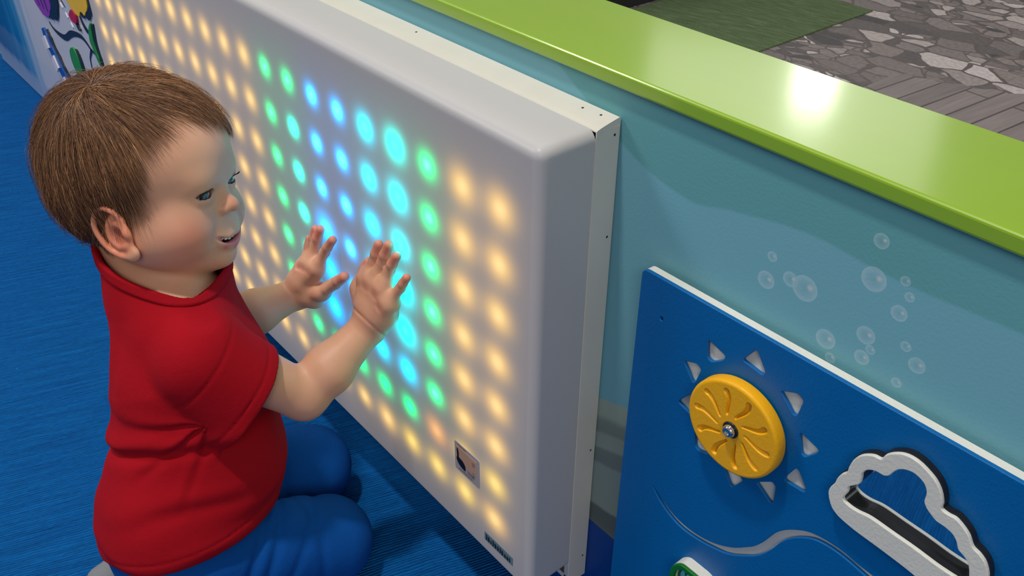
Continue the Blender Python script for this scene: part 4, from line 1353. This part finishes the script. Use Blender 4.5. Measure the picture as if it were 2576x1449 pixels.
# ================================================================== SURFACE NETS
def surface_net(ev, lo, hi, h, b=12):
    lo = np.asarray(lo, float)
    n = np.ceil((np.asarray(hi, float) - lo) / h / b).astype(int)
    N = n * b + 2
    bi = np.stack(np.meshgrid(np.arange(n[0]), np.arange(n[1]), np.arange(n[2]), indexing='ij'), -1).reshape(-1, 3)
    ctr = lo + (bi + 0.5) * b * h
    rad = b * h * 0.8661
    dc = ev(ctr)
    keep = np.abs(dc) < rad * 2.1 + 0.006
    bi, ctr = bi[keep], ctr[keep]
    g = np.arange(b + 1)
    G = np.stack(np.meshgrid(g, g, g, indexing='ij'), -1)
    ids, verts, quads = [], [], []
    corners = [(0, 0, 0), (1, 0, 0), (0, 1, 0), (1, 1, 0), (0, 0, 1), (1, 0, 1), (0, 1, 1), (1, 1, 1)]
    cedges = [(a, c) for a in range(8) for c in range(a + 1, 8) if sum(abs(x - y) for x, y in zip(corners[a], corners[c])) == 1]
    def gid(ijk):
        return (ijk[..., 0].astype(np.int64) * N[1] + ijk[..., 1]) * N[2] + ijk[..., 2]
    for B_, c in zip(bi, ctr):
        base = B_ * b
        P = lo + (base + G.reshape(-1, 3)) * h
        v = ev(P, c, rad).reshape(b + 1, b + 1, b + 1)
        sgn = v < 0
        cs = [sgn[x:x + b, y:y + b, z:z + b] for x, y, z in corners]
        tot = sum(s.astype(np.int8) for s in cs)
        act = (tot > 0) & (tot < 8)
        if not act.any():
            continue
        I = np.argwhere(act)
        cv = np.stack([v[I[:, 0] + x, I[:, 1] + y, I[:, 2] + z] for x, y, z in corners], 1)
        acc = np.zeros((len(I), 3))
        cnt = np.zeros(len(I))
        for a, e in cedges:
            va, ve = cv[:, a], cv[:, e]
            m = (va < 0) != (ve < 0)
            t = np.where(m, va / np.where(m, va - ve, 1.0), 0)
            pa, pe = np.array(corners[a]), np.array(corners[e])
            acc += np.where(m[:, None], pa + t[:, None] * (pe - pa), 0)
            cnt += m
        verts.append(lo + (base + I + acc / cnt[:, None]) * h)
        ids.append(gid(base + I))
        for ax in range(3):
            o1, o2 = (ax + 1) % 3, (ax + 2) % 3
            d = np.zeros(3, int)
            d[ax] = 1
            s0 = sgn[:b, :b, :b]
            s1 = sgn[d[0]:b + d[0], d[1]:b + d[1], d[2]:b + d[2]]
            E = np.argwhere(s0 != s1)
            if len(E) == 0:
                continue
            flip = s0[E[:, 0], E[:, 1], E[:, 2]]
            E = E + base
            e1, e2 = np.zeros(3, int), np.zeros(3, int)
            e1[o1], e2[o2] = 1, 1
            q = np.stack([gid(E - e1 - e2), gid(E - e2), gid(E), gid(E - e1)], 1)
            q[~flip] = q[~flip][:, ::-1]
            quads.append(q)
    ids = np.concatenate(ids)
    V = np.concatenate(verts)
    Q = np.concatenate(quads)
    order = np.argsort(ids)
    sid = ids[order]
    k = np.clip(np.searchsorted(sid, Q), 0, len(sid) - 1)
    ok = (sid[k] == Q).all(1)
    return V, order[k[ok]]

def net_object(name, ev, lo, hi, h, mat, parent, relax=1):
    V, Q = surface_net(ev, lo, hi, h)
    for _ in range(relax):                         # light Laplacian relaxation removes the lattice look
        acc = np.zeros_like(V)
        cnt = np.zeros(len(V))
        for a, c in ((0, 1), (1, 2), (2, 3), (3, 0)):
            np.add.at(acc, Q[:, a], V[Q[:, c]])
            np.add.at(acc, Q[:, c], V[Q[:, a]])
            np.add.at(cnt, Q[:, a], 1)
            np.add.at(cnt, Q[:, c], 1)
        V = np.where(cnt[:, None] > 0, 0.5 * V + 0.5 * acc / np.maximum(cnt, 1)[:, None], V)
    me = bpy.data.meshes.new(name)
    me.vertices.add(len(V))
    me.vertices.foreach_set('co', V.astype(np.float32).ravel())
    me.loops.add(len(Q) * 4)
    me.loops.foreach_set('vertex_index', Q.astype(np.int32).ravel())
    me.polygons.add(len(Q))
    me.polygons.foreach_set('loop_start', np.arange(0, len(Q) * 4, 4, dtype=np.int32))
    me.update(calc_edges=True)
    me.validate()
    me.polygons.foreach_set('use_smooth', [True] * len(me.polygons))
    me.materials.append(mat)
    o = bpy.data.objects.new(name, me)
    COL.objects.link(o)
    if parent:
        o.parent = parent
        o.matrix_parent_inverse = Matrix.Translation(-parent.location)
    return o, V, Q

# ------------------------------------------------------------------ materials
def skin_mat():
    m, nt, b = new_mat('skin')
    a = nd(nt, 'ShaderNodeAttribute', attribute_name='tone')
    p = geo_pos(nt)
    mott = noise(nt, p, 70, 4, 0.6)
    c = mix_c(nt, math_n(nt, 'MULTIPLY', mott, 0.22), a.outputs['Color'], (0.55, 0.22, 0.15, 1))
    nt.links.new(c, b.inputs['Base Color'])
    b.inputs['Roughness'].default_value = 0.48
    b.inputs['Specular IOR Level'].default_value = 0.35
    b.inputs['Subsurface Weight'].default_value = 0.35
    b.inputs['Subsurface Radius'].default_value = (1.0, 0.34, 0.18)
    b.inputs['Subsurface Scale'].default_value = 0.005
    bump(nt, b, noise(nt, p, 900, 2), 0.12, 0.0004)
    return m

def jersey(name, c0, c1, weave=1500):
    m, nt, b = new_mat(name)
    p = geo_pos(nt)
    f = noise(nt, p, 14, 3)
    g = noise(nt, p, weave, 2, 0.6)
    c = mix_c(nt, f, c0, c1)
    c = mix_c(nt, math_n(nt, 'MULTIPLY', g, 0.35), c, tuple(x * 0.55 for x in c0[:3]) + (1,))
    nt.links.new(c, b.inputs['Base Color'])
    b.inputs['Roughness'].default_value = 0.9
    b.inputs['Specular IOR Level'].default_value = 0.12
    b.inputs['Sheen Weight'].default_value = 0.15
    b.inputs['Sheen Roughness'].default_value = 0.4
    b.inputs['Sheen Tint'].default_value = c1
    h = math_n(nt, 'ADD', g, math_n(nt, 'MULTIPLY', noise(nt, p, 160, 3), 1.2))
    bump(nt, b, h, 0.35, 0.0009)
    return m

M_skin = skin_mat()
M_red = jersey('red_jersey', srgb(158, 10, 24), srgb(178, 16, 32))
M_redrib = jersey('red_rib_knit', srgb(152, 10, 24), srgb(170, 14, 30), 700)
M_blue = jersey('blue_sweatpants_fleece', srgb(8, 74, 152), srgb(12, 88, 172), 1100)
M_sock = jersey('grey_sock_knit', srgb(120, 122, 128), srgb(146, 148, 152), 800)

kid = empty('person', (-0.70, -0.26, 0.0))
tag(kid, 'toddler in a red t-shirt and blue trousers kneeling with both palms on the glowing panel', 'person')

# ------------------------------------------------------------------ body: one continuous skin
def body_ev(P, c=None, rad=1e9):
    d = BODY.ev(P, c, rad)
    for el, wr in ((EL_R, WR_R), (EL_L, WR_L)):      # baby creases at the wrists
        u = (wr - el) / np.linalg.norm(wr - el)
        t = (P - wr) @ u
        near = np.linalg.norm(P - wr, axis=1) < 0.030
        d = d + near * 0.0012 * ridge(t - 0.002, 0.0012)
    return d
body, BV, BQ = net_object('body', body_ev, (-0.925, -0.42, 0.0), (-0.54, -0.07, 0.585), 0.00125, M_skin, kid)

HL_PHI = [0, 21, 35, 47, 57, 63, 69, 80, 92, 100, 115, 180]
HL_Z = [0.084, 0.090, 0.087, 0.081, 0.065, 0.045, 0.022, 0.014, 0.002, -0.012, -0.028, -0.036]
def hair_mask(q):
    """> 0 inside the hair, metres above the hairline, in head axes"""
    phi = np.degrees(np.arctan2(np.abs(q[:, 0]), q[:, 1] + 0.0))
    return q[:, 2] - np.interp(phi, HL_PHI, HL_Z) + 0.013 * np.clip((-0.004 - q[:, 0]) / 0.022, 0, 1) * (q[:, 1] > 0)

def sstep(a, b, x):
    t = np.clip((x - a) / (b - a), 0, 1)
    return t * t * (3 - 2 * t)

def paint_skin(V):
    lin = lambda *c: np.array(srgb(*c)[:3])
    col = np.tile(lin(220, 166, 134), (len(V), 1))
    q = hl(V)
    inhead = (np.linalg.norm(q - np.array([0, 0, 0.03]), axis=1) < 0.14)
    def blend(mask, c, k=1.0):
        m = np.clip(mask, 0, 1)[:, None] * k
        col[:] = col * (1 - m) + c * m
    for s in (1, -1):
        d = np.linalg.norm((q - np.array([s * 0.044, 0.062, -0.012])) / np.array([0.020, 0.03, 0.019]), axis=1)
        blend(np.exp(-d * d) * inhead, lin(206, 104, 88), 0.55)
        # ears
        de = np.linalg.norm((q - np.array([s * 0.072, 0.004, 0.000])) / np.array([0.013, 0.024, 0.030]), axis=1)
        blend((1 - sstep(0.7, 1.1, de)) * (np.abs(q[:, 0]) > 0.062), lin(222, 128, 92), 0.75)
        dc = np.linalg.norm((q - np.array([s * 0.069, 0.009, -0.004])) / np.array([0.007, 0.009, 0.010]), axis=1)
        blend(1 - sstep(0.6, 1.1, dc), lin(150, 60, 44), 0.55)
        # lid rims and inner corner
        dl = np.abs(np.linalg.norm(q - np.array([s * EYE[0], EYE[1], EYE[2]]), axis=1) - (ER + 0.0003))
        front = q[:, 1] > EYE[1] + 0.004
        blend(np.exp(-(dl / 0.0007) ** 2) * front, lin(112, 50, 44), 0.85)
    # nose tip
    dn = np.linalg.norm(q - np.array([0, 0.089, 0.003]), axis=1)
    blend(np.exp(-(dn / 0.010) ** 2) * inhead, lin(216, 120, 92), 0.5)
    # lips and mouth
    up = np.array([(-0.0275, 0.0750, -0.0190), (-0.012, 0.0796, -0.0242), (0.0, 0.0817, -0.0232), (0.012, 0.0796, -0.0242), (0.0275, 0.0750, -0.0190)])
    lo = np.array([(-0.0266, 0.0740, -0.0206), (-0.013, 0.0780, -0.0320), (0.0, 0.0796, -0.0352), (0.013, 0.0780, -0.0320), (0.0266, 0.0740, -0.0206)])
    def polyd(pl, rs):
        d = np.full(len(q), 1.0)
        for i in range(len(pl) - 1):
            d = np.minimum(d, cone(q, pl[i], pl[i + 1], rs[i], rs[i + 1]))
        return d
    du, dl = polyd(up, [0.0002, 0.0016, 0.0018, 0.0016, 0.0002]), polyd(lo, [0.0006, 0.0032, 0.0042, 0.0032, 0.0006])
    blend((1 - sstep(0.0, 0.0016, du)) * inhead, lin(196, 96, 96), 0.65)
    blend((1 - sstep(0.0, 0.0016, dl)) * inhead, lin(204, 96, 104), 0.85)
    inner = (np.abs(q[:, 0]) < 0.024) & (q[:, 1] < 0.0795 - 12 * q[:, 0] ** 2) & (q[:, 1] > 0.052) & (q[:, 2] < -0.0205) & (q[:, 2] > -0.0355)
    inner &= (ell(q, (0, 0.070, -0.0280), (0.0185, 0.0130, 0.0052)) < 0.0006)
    blend(inner.astype(float), lin(84, 22, 24), 0.95)
    # nostrils
    for s in (1, -1):
        dd = np.linalg.norm((q - np.array([s * 0.0040, 0.0855, -0.0036])) / np.array([0.0022, 0.0034, 0.0022]), axis=1)
        blend(1 - sstep(0.7, 1.1, dd), lin(96, 34, 28), 0.8)
    # scalp shows brown roots
    hm = hair_mask(q)
    ear = (np.abs(q[:, 0]) > 0.0665) & (q[:, 1] > -0.022) & (q[:, 2] < 0.028)
    blend(sstep(-0.002, 0.012 + 0.022 * np.clip(q[:, 1] / 0.03, 0, 1), hm) * inhead * (~ear), lin(78, 50, 34), 0.95)
    # faint brows
    for s in (1, -1):
        db = polyd(np.array([(s * 0.012, 0.079, 0.0345), (s * 0.025, 0.077, 0.0375), (s * 0.041, 0.066, 0.0345)]), [0.0018, 0.0020, 0.0008])
        blend((1 - sstep(0.0, 0.003, db)) * (~(hm > 0)), lin(150, 98, 72), 0.40)
    # rosy fingertips and knuckles
    for T in (RT, LT):
        for i in range(5):
            d = np.linalg.norm(V - np.array([T[i][0], YP - 0.006, T[i][1]]), axis=1)
            blend(np.exp(-(d / 0.010) ** 2), lin(206, 96, 86), 0.6)
    for M in (RM, LM):
        for i in range(5):
            d = np.linalg.norm(V - np.array([M[i][0], YP - 0.024, M[i][1]]), axis=1)
            blend(np.exp(-(d / 0.007) ** 2), lin(196, 110, 92), 0.28)
    for el in (EL_R, EL_L):
        d = np.linalg.norm(V - el - np.array([0.004, -0.005, -0.02]), axis=1)
        blend(np.exp(-(d / 0.016) ** 2), lin(196, 112, 92), 0.35)
    return col
tone = paint_skin(BV)
at = body.data.color_attributes.new('tone', 'FLOAT_COLOR', 'POINT')
at.data.foreach_set('color', np.concatenate([tone, np.ones((len(tone), 1))], 1).astype(np.float32).ravel())

# ------------------------------------------------------------------ eyes, teeth
def eye_mat():
    m, nt, b = new_mat('eyeball')
    a = nd(nt, 'ShaderNodeAttribute', attribute_name='iris')
    r = a.outputs['Fac']
    c = ramp(nt, r, [(0.0, (0.002, 0.002, 0.002, 1)), (0.085, (0.002, 0.002, 0.002, 1)), (0.10, srgb(48, 70, 86)), (0.20, srgb(30, 48, 62)), (0.262, srgb(8, 13, 20)), (0.285, srgb(176, 160, 156)), (0.6, srgb(190, 150, 142))])
    nt.links.new(c, b.inputs['Base Color'])
    b.inputs['Roughness'].default_value = 0.25
    b.inputs['Coat Weight'].default_value = 1.0
    b.inputs['Coat Roughness'].default_value = 0.03
    return m
M_eye = eye_mat()
for s in (1, -1):
    nu, nv = 64, 40
    gz = np.array([0.16, 1.0, -0.10])
    gz /= np.linalg.norm(gz)
    V, F, ir = [], [], []
    c0 = np.array([s * EYE[0], EYE[1], EYE[2]])
    a1 = np.cross(gz, [0, 0, 1]); a1 /= np.linalg.norm(a1)
    a2 = np.cross(a1, gz)
    for j in range(nv + 1):
        th = math.pi * j / nv
        for i in range(nu):
            ph = 2 * math.pi * i / nu
            rr = ER * (1 + (0.035 * math.exp(-(th / 0.42) ** 2)))
            d = gz * math.cos(th) + (a1 * math.cos(ph) + a2 * math.sin(ph)) * math.sin(th)
            V.append(tuple(hw(c0 + d * rr)))
            ir.append(th / math.pi * 1.25)
    for j in range(nv):
        for i in range(nu):
            F.append((j * nu + i, j * nu + (i + 1) % nu, (j + 1) * nu + (i + 1) % nu, (j + 1) * nu + i))
    eo = link_mesh('eye', V, F, M_eye, kid, True)
    at = eo.data.attributes.new('iris', 'FLOAT', 'POINT')
    at.data.foreach_set('value', ir)
M_tooth = plastic('tooth_enamel', srgb(236, 232, 220), 0.2)
def tooth(cx, w, hgt):
    bm = bmesh.new()
    bmesh.ops.create_uvsphere(bm, u_segments=20, v_segments=14, radius=1.0)
    for v in bm.verts:
        p = [math.copysign(abs(c) ** 0.7, c) for c in v.co]
        l = np.array([cx + p[0] * w, 0.0785 - 10.0 * cx * cx + p[1] * 0.0016, -0.0268 + p[2] * hgt + 16 * cx * cx])
        v.co = Vector(hw(l))
    me = bpy.data.meshes.new('tooth')
    bm.to_mesh(me); bm.free()
    me.polygons.foreach_set('use_smooth', [True] * len(me.polygons))
    me.materials.append(M_tooth)
    o = bpy.data.objects.new('tooth', me)
    COL.objects.link(o)
    o.parent = kid
    o.matrix_parent_inverse = Matrix.Translation(-kid.location)
for cx, w, hg in ((-0.0030, 0.0028, 0.0034), (0.0030, 0.0028, 0.0034), (-0.0083, 0.0023, 0.0030), (0.0083, 0.0023, 0.0030), (0.0130, 0.0020, 0.0026), (-0.0130, 0.0020, 0.0026)):
    tooth(cx, w, hg)

# ------------------------------------------------------------------ clothes
shirt, _, _ = net_object('tshirt', shirt_sdf, (-0.90, -0.42, 0.05), (-0.56, -0.12, 0.42), 0.00165, M_red, kid)
def trunk_d(P):
    return SH_OUT.ev(P)
def trunk_n(P):
    e = 0.0008
    g = np.stack([trunk_d(P + np.eye(3)[i] * e) - trunk_d(P - np.eye(3)[i] * e) for i in range(3)], 1)
    return g / (np.linalg.norm(g, axis=1, keepdims=True) + 1e-12)
def build_collar():
    """ribbed neckband swept along the neck opening and lying on the cloth"""
    n = 220
    a1 = np.cross(NN, [0, 1, 0]); a1 /= np.linalg.norm(a1)
    a2 = np.cross(NN, a1)
    th = np.linspace(0, 2 * math.pi, n, endpoint=False)
    D = np.cos(th)[:, None] * a1 + np.sin(th)[:, None] * a2
    lo, hi = np.full(n, 0.01), np.full(n, 0.12)
    for _ in range(30):
        mid = (lo + hi) / 2
        ins = trunk_d(NC + D * mid[:, None]) < 0
        lo, hi = np.where(ins, mid, lo), np.where(ins, hi, mid)
    p = NC + D * lo[:, None]
    def smooth(Q):
        for _ in range(6):
            Q = 0.5 * Q + 0.25 * (np.roll(Q, 1, 0) + np.roll(Q, -1, 0))
        return Q
    p = smooth(p)
    nr = trunk_n(p)
    rows = [p + (NN - nr * (nr @ NN)[:, None]) * 0.0016]
    q = p.copy()
    for k in range(7):
        rows.append(q.copy())
        nr = trunk_n(q)
        dn = -NN - nr * (-(nr @ NN))[:, None]
        dn /= np.linalg.norm(dn, axis=1, keepdims=True) + 1e-9
        q = q + dn * 0.0016
        q = smooth(q - trunk_n(q) * trunk_d(q)[:, None])
    K = len(rows)
    rib = 0.00022 * np.cos(th * 110)[:, None]
    outer = [r + trunk_n(r) * (np.interp(k, [0, 1, K - 2, K - 1], [0.0008, 0.0022, 0.0020, 0.0002]) + rib) for k, r in enumerate(rows)]
    inner = [r - trunk_n(r) * np.interp(k, [0, 1, K - 1], [0.0016, 0.0030, 0.0030]) for k, r in enumerate(rows)]
    loop = outer + inner[::-1]
    V = np.concatenate(loop)
    F = []
    m = len(loop)
    for i in range(m):
        for j in range(n):
            F.append((i * n + j, i * n + (j + 1) % n, ((i + 1) % m) * n + (j + 1) % n, ((i + 1) % m) * n + j))
    o = link_mesh('collar', V, F, M_redrib, shirt, True)
    bm = bmesh.new(); bm.from_mesh(o.data); bmesh.ops.recalc_face_normals(bm, faces=bm.faces); bm.to_mesh(o.data); bm.free()
build_collar()
net_object('trousers', pants_sdf, (-0.86, -0.42, 0.0), (-0.56, -0.07, 0.26), 0.0018, M_blue, kid)
for s in (1, -1):
    f_, an_ = socks_sdf(s)
    net_object('sock', f_, an_ - 0.12, an_ + 0.09, 0.0018, M_sock, kid)

# ------------------------------------------------------------------ hair
def tubes(name, paths, radii, colors, mat, parent, sides=3):
    """paths (S, K, 3); radii (S, K); colors (S, 3)"""
    S_n, K = paths.shape[:2]
    T = np.gradient(paths, axis=1)
    T /= np.linalg.norm(T, axis=2, keepdims=True) + 1e-12
    ref = np.array([0.31, 0.17, 0.93])
    A = np.cross(T, ref)
    A /= np.linalg.norm(A, axis=2, keepdims=True) + 1e-12
    Bn = np.cross(T, A)
    ring = []
    for k in range(sides):
        a = 2 * math.pi * k / sides
        ring.append(paths + radii[..., None] * (math.cos(a) * A + math.sin(a) * Bn))
    V = np.stack(ring, 2)                                # S, K, sides, 3
    idx = np.arange(S_n * K * sides).reshape(S_n, K, sides)
    n1 = np.roll(idx, -1, 2)
    Q = np.stack([idx[:, :-1], n1[:, :-1], n1[:, 1:], idx[:, 1:]], -1).reshape(-1, 4)
    V = V.reshape(-1, 3)
    me = bpy.data.meshes.new(name)
    me.vertices.add(len(V))
    me.vertices.foreach_set('co', V.astype(np.float32).ravel())
    me.loops.add(len(Q) * 4)
    me.loops.foreach_set('vertex_index', Q.astype(np.int32).ravel())
    me.polygons.add(len(Q))
    me.polygons.foreach_set('loop_start', np.arange(0, len(Q) * 4, 4, dtype=np.int32))
    me.update(calc_edges=True)
    me.polygons.foreach_set('use_smooth', [True] * len(me.polygons))
    if colors is not None:
        C = np.repeat(np.concatenate([colors, np.ones((S_n, 1))], 1), K * sides, 0)
        at = me.color_attributes.new('strand', 'FLOAT_COLOR', 'POINT')
        at.data.foreach_set('color', C.astype(np.float32).ravel())
    me.materials.append(mat)
    o = bpy.data.objects.new(name, me)
    COL.objects.link(o)
    o.parent = parent
    o.matrix_parent_inverse = Matrix.Translation(-parent.location)
    return o

def hair_mat():
    m, nt, b = new_mat('brown_hair')
    a = nd(nt, 'ShaderNodeAttribute', attribute_name='strand')
    nt.links.new(a.outputs['Color'], b.inputs['Base Color'])
    b.inputs['Roughness'].default_value = 0.42
    b.inputs['Specular IOR Level'].default_value = 0.55
    return m
M_hair = hair_mat()

def head_grad(q):
    e = 0.0006
    g = np.stack([SKULL.ev(q + np.eye(3)[i] * e) - SKULL.ev(q - np.eye(3)[i] * e) for i in range(3)], 1)
    return g / (np.linalg.norm(g, axis=1, keepdims=True) + 1e-12)
SKULL = Field()
SKULL.ops = [op for op in HEAD.ops[:11]]

def grow_hair(n, seed, lift, thick, spread, lenk=1.0, tone_k=1.0):
    rng = np.random.default_rng(seed)
    D = rng.normal(size=(n * 4, 3))
    D /= np.linalg.norm(D, axis=1)[:, None]
    q = np.array([0, -0.007, 0.045]) + D * np.array([0.075, 0.09, 0.085])
    for _ in range(6):
        q = q - head_grad(q) * SKULL.ev(q)[:, None]
    hm = hair_mask(q)
    ear = (np.abs(q[:, 0]) > 0.060) & (q[:, 1] > -0.016) & (q[:, 1] < 0.030) & (q[:, 2] < 0.020)
    front = np.clip((q[:, 1] - 0.0) / 0.03, 0, 1)
    temple = front * np.clip((q[:, 0] - 0.020) / 0.02, 0, 1)
    thin = np.clip(hm / (0.010 + 0.014 * front + 0.030 * temple), 0, 1)
    keep = (hm > -0.002) & (rng.random(len(q)) < 0.12 + 0.88 * thin) & (~ear)
    q = q[keep][:n]
    wq = np.array([0.030, -0.012, 0.120]) + rng.normal(size=(n // 40, 3)) * np.array([0.006, 0.006, 0.002])
    for _ in range(4):
        wq = wq - head_grad(wq) * SKULL.ev(wq)[:, None]
    q = np.concatenate([q, wq])
    n = len(q)
    Wh = np.array([0.030, -0.012, 0.120])
    away = q - Wh
    dist = np.linalg.norm(away, axis=1, keepdims=True)
    away /= dist + 1e-9
    side = np.clip((np.abs(q[:, 0]) - 0.035) / 0.03, 0, 1)[:, None]
    d0 = away + side * np.array([0, 0.10, -0.55]) + np.clip((q[:, 1:2] + 0.02) / 0.06, 0, 1) * (1 - side) * np.array([-0.25, 0.6, -0.1])
    # swirl near the crown, tufted clumps elsewhere
    sw = np.cross(head_grad(q), away)
    d0 += sw * 1.1 * np.exp(-(dist / 0.028) ** 2) + np.exp(-(dist / 0.02) ** 2) * rng.normal(size=q.shape) * 0.8
    cl = np.stack([noise3(q, 120, 41), noise3(q, 120, 42), noise3(q, 120, 43)], 1) + 0.6 * np.stack([noise3(q, 320, 44), noise3(q, 320, 45), noise3(q, 320, 46)], 1)
    d0 += cl * spread + rng.normal(size=q.shape) * 0.10 * spread
    L = 0.042 * np.ones(n)
    L = np.where(q[:, 2] < 0.03, 0.020, L)
    L = np.where((q[:, 1] < -0.03) & (q[:, 2] < 0.03), 0.019, L)
    L = np.where((q[:, 1] > 0.03) & (q[:, 2] > 0.07), 0.036, L)
    hm = hair_mask(q)
    L = L * np.clip(0.55 + hm / 0.05, 0.45, 1.0) * (0.75 + 0.4 * rng.random(n)) * lenk
    K = 8
    path = np.zeros((n, K, 3))
    p = q.copy()
    d = d0.copy()
    hgt = lift * (0.35 + rng.random(n))
    for k in range(K):
        t = k / (K - 1)
        tgt = 0.0004 + hgt * math.sin(min(1.0, t * 1.25) * math.pi * 0.62)
        g = head_grad(p)
        s = SKULL.ev(p)
        p = p - g * (s - tgt)[:, None]
        path[:, k] = p
        d = d - g * np.sum(d * g, 1, keepdims=True)
        d /= np.linalg.norm(d, axis=1, keepdims=True) + 1e-9
        d = d + np.array([0, 0, -0.05])
        p = p + d * (L / (K - 1))[:, None]
    r = thick * np.interp(np.linspace(0, 1, K), [0, 0.3, 1], [0.75, 1.0, 0.12])[None] * (0.7 + 0.6 * rng.random((n, 1)))
    lin = lambda *c: np.array(srgb(*c)[:3])
    base = np.array([lin(104, 70, 46), lin(134, 92, 60), lin(164, 116, 76), lin(84, 54, 36), lin(196, 146, 98)])
    wts = np.array([0.34, 0.30, 0.16, 0.15, 0.05])
    ci = rng.choice(5, n, p=wts)
    tuft = 0.5 + 0.5 * noise3(q, 110, 61)
    C = base[ci] * (0.75 + 0.5 * tuft)[:, None] * tone_k
    W = path.reshape(-1, 3) * HS
    W = HO + W @ HR.T
    return W.reshape(n, K, 3), r, C
A = [grow_hair(24000, 5, 0.0040, 0.00021, 0.34), grow_hair(3600, 8, 0.0072, 0.00017, 0.60, 1.15)]
tubes('hair', np.concatenate([a[0] for a in A]), np.concatenate([a[1] for a in A]), np.concatenate([a[2] for a in A]), M_hair, kid)

# eyelashes
M_lash = plastic('dark_lash', srgb(38, 22, 16), 0.5)
lrng = np.random.default_rng(3)
for s in (1, -1):
    lp_, lr_ = [], []
    for i in range(60):
        t = i / 59
        x = s * (EYE[0] - 0.0100 + 0.0225 * t)
        u = (t - 0.45) / 0.55
        y = EYE[1] + math.sqrt(max(0.0, (ER + 0.0014) ** 2 - (abs(x) - EYE[0]) ** 2 * 0.80 - 0.003 ** 2))
        z = EYE[2] + 0.0034 - 0.0034 * u * u - 0.0004
        rt = np.array([x, y, z])
        out = np.array([s * (0.10 + 0.75 * max(0, t - 0.35)), 1.0, 0.05]) + lrng.normal(size=3) * 0.08
        out /= np.linalg.norm(out)
        Ln = 0.0058 * (0.5 + 0.5 * t)
        pts = [rt + out * Ln * k / 4 + np.array([0, 0, 0.9 * Ln * (k / 4) ** 2 * 0.5]) for k in range(5)]
        lp_.append([hw(p) for p in pts])
        lr_.append([0.00032 + 0.00016 * t, 0.00028, 0.00018, 0.00010, 0.00003])
    tubes('eyelashes', np.array(lp_), np.array(lr_), None, M_lash, kid)
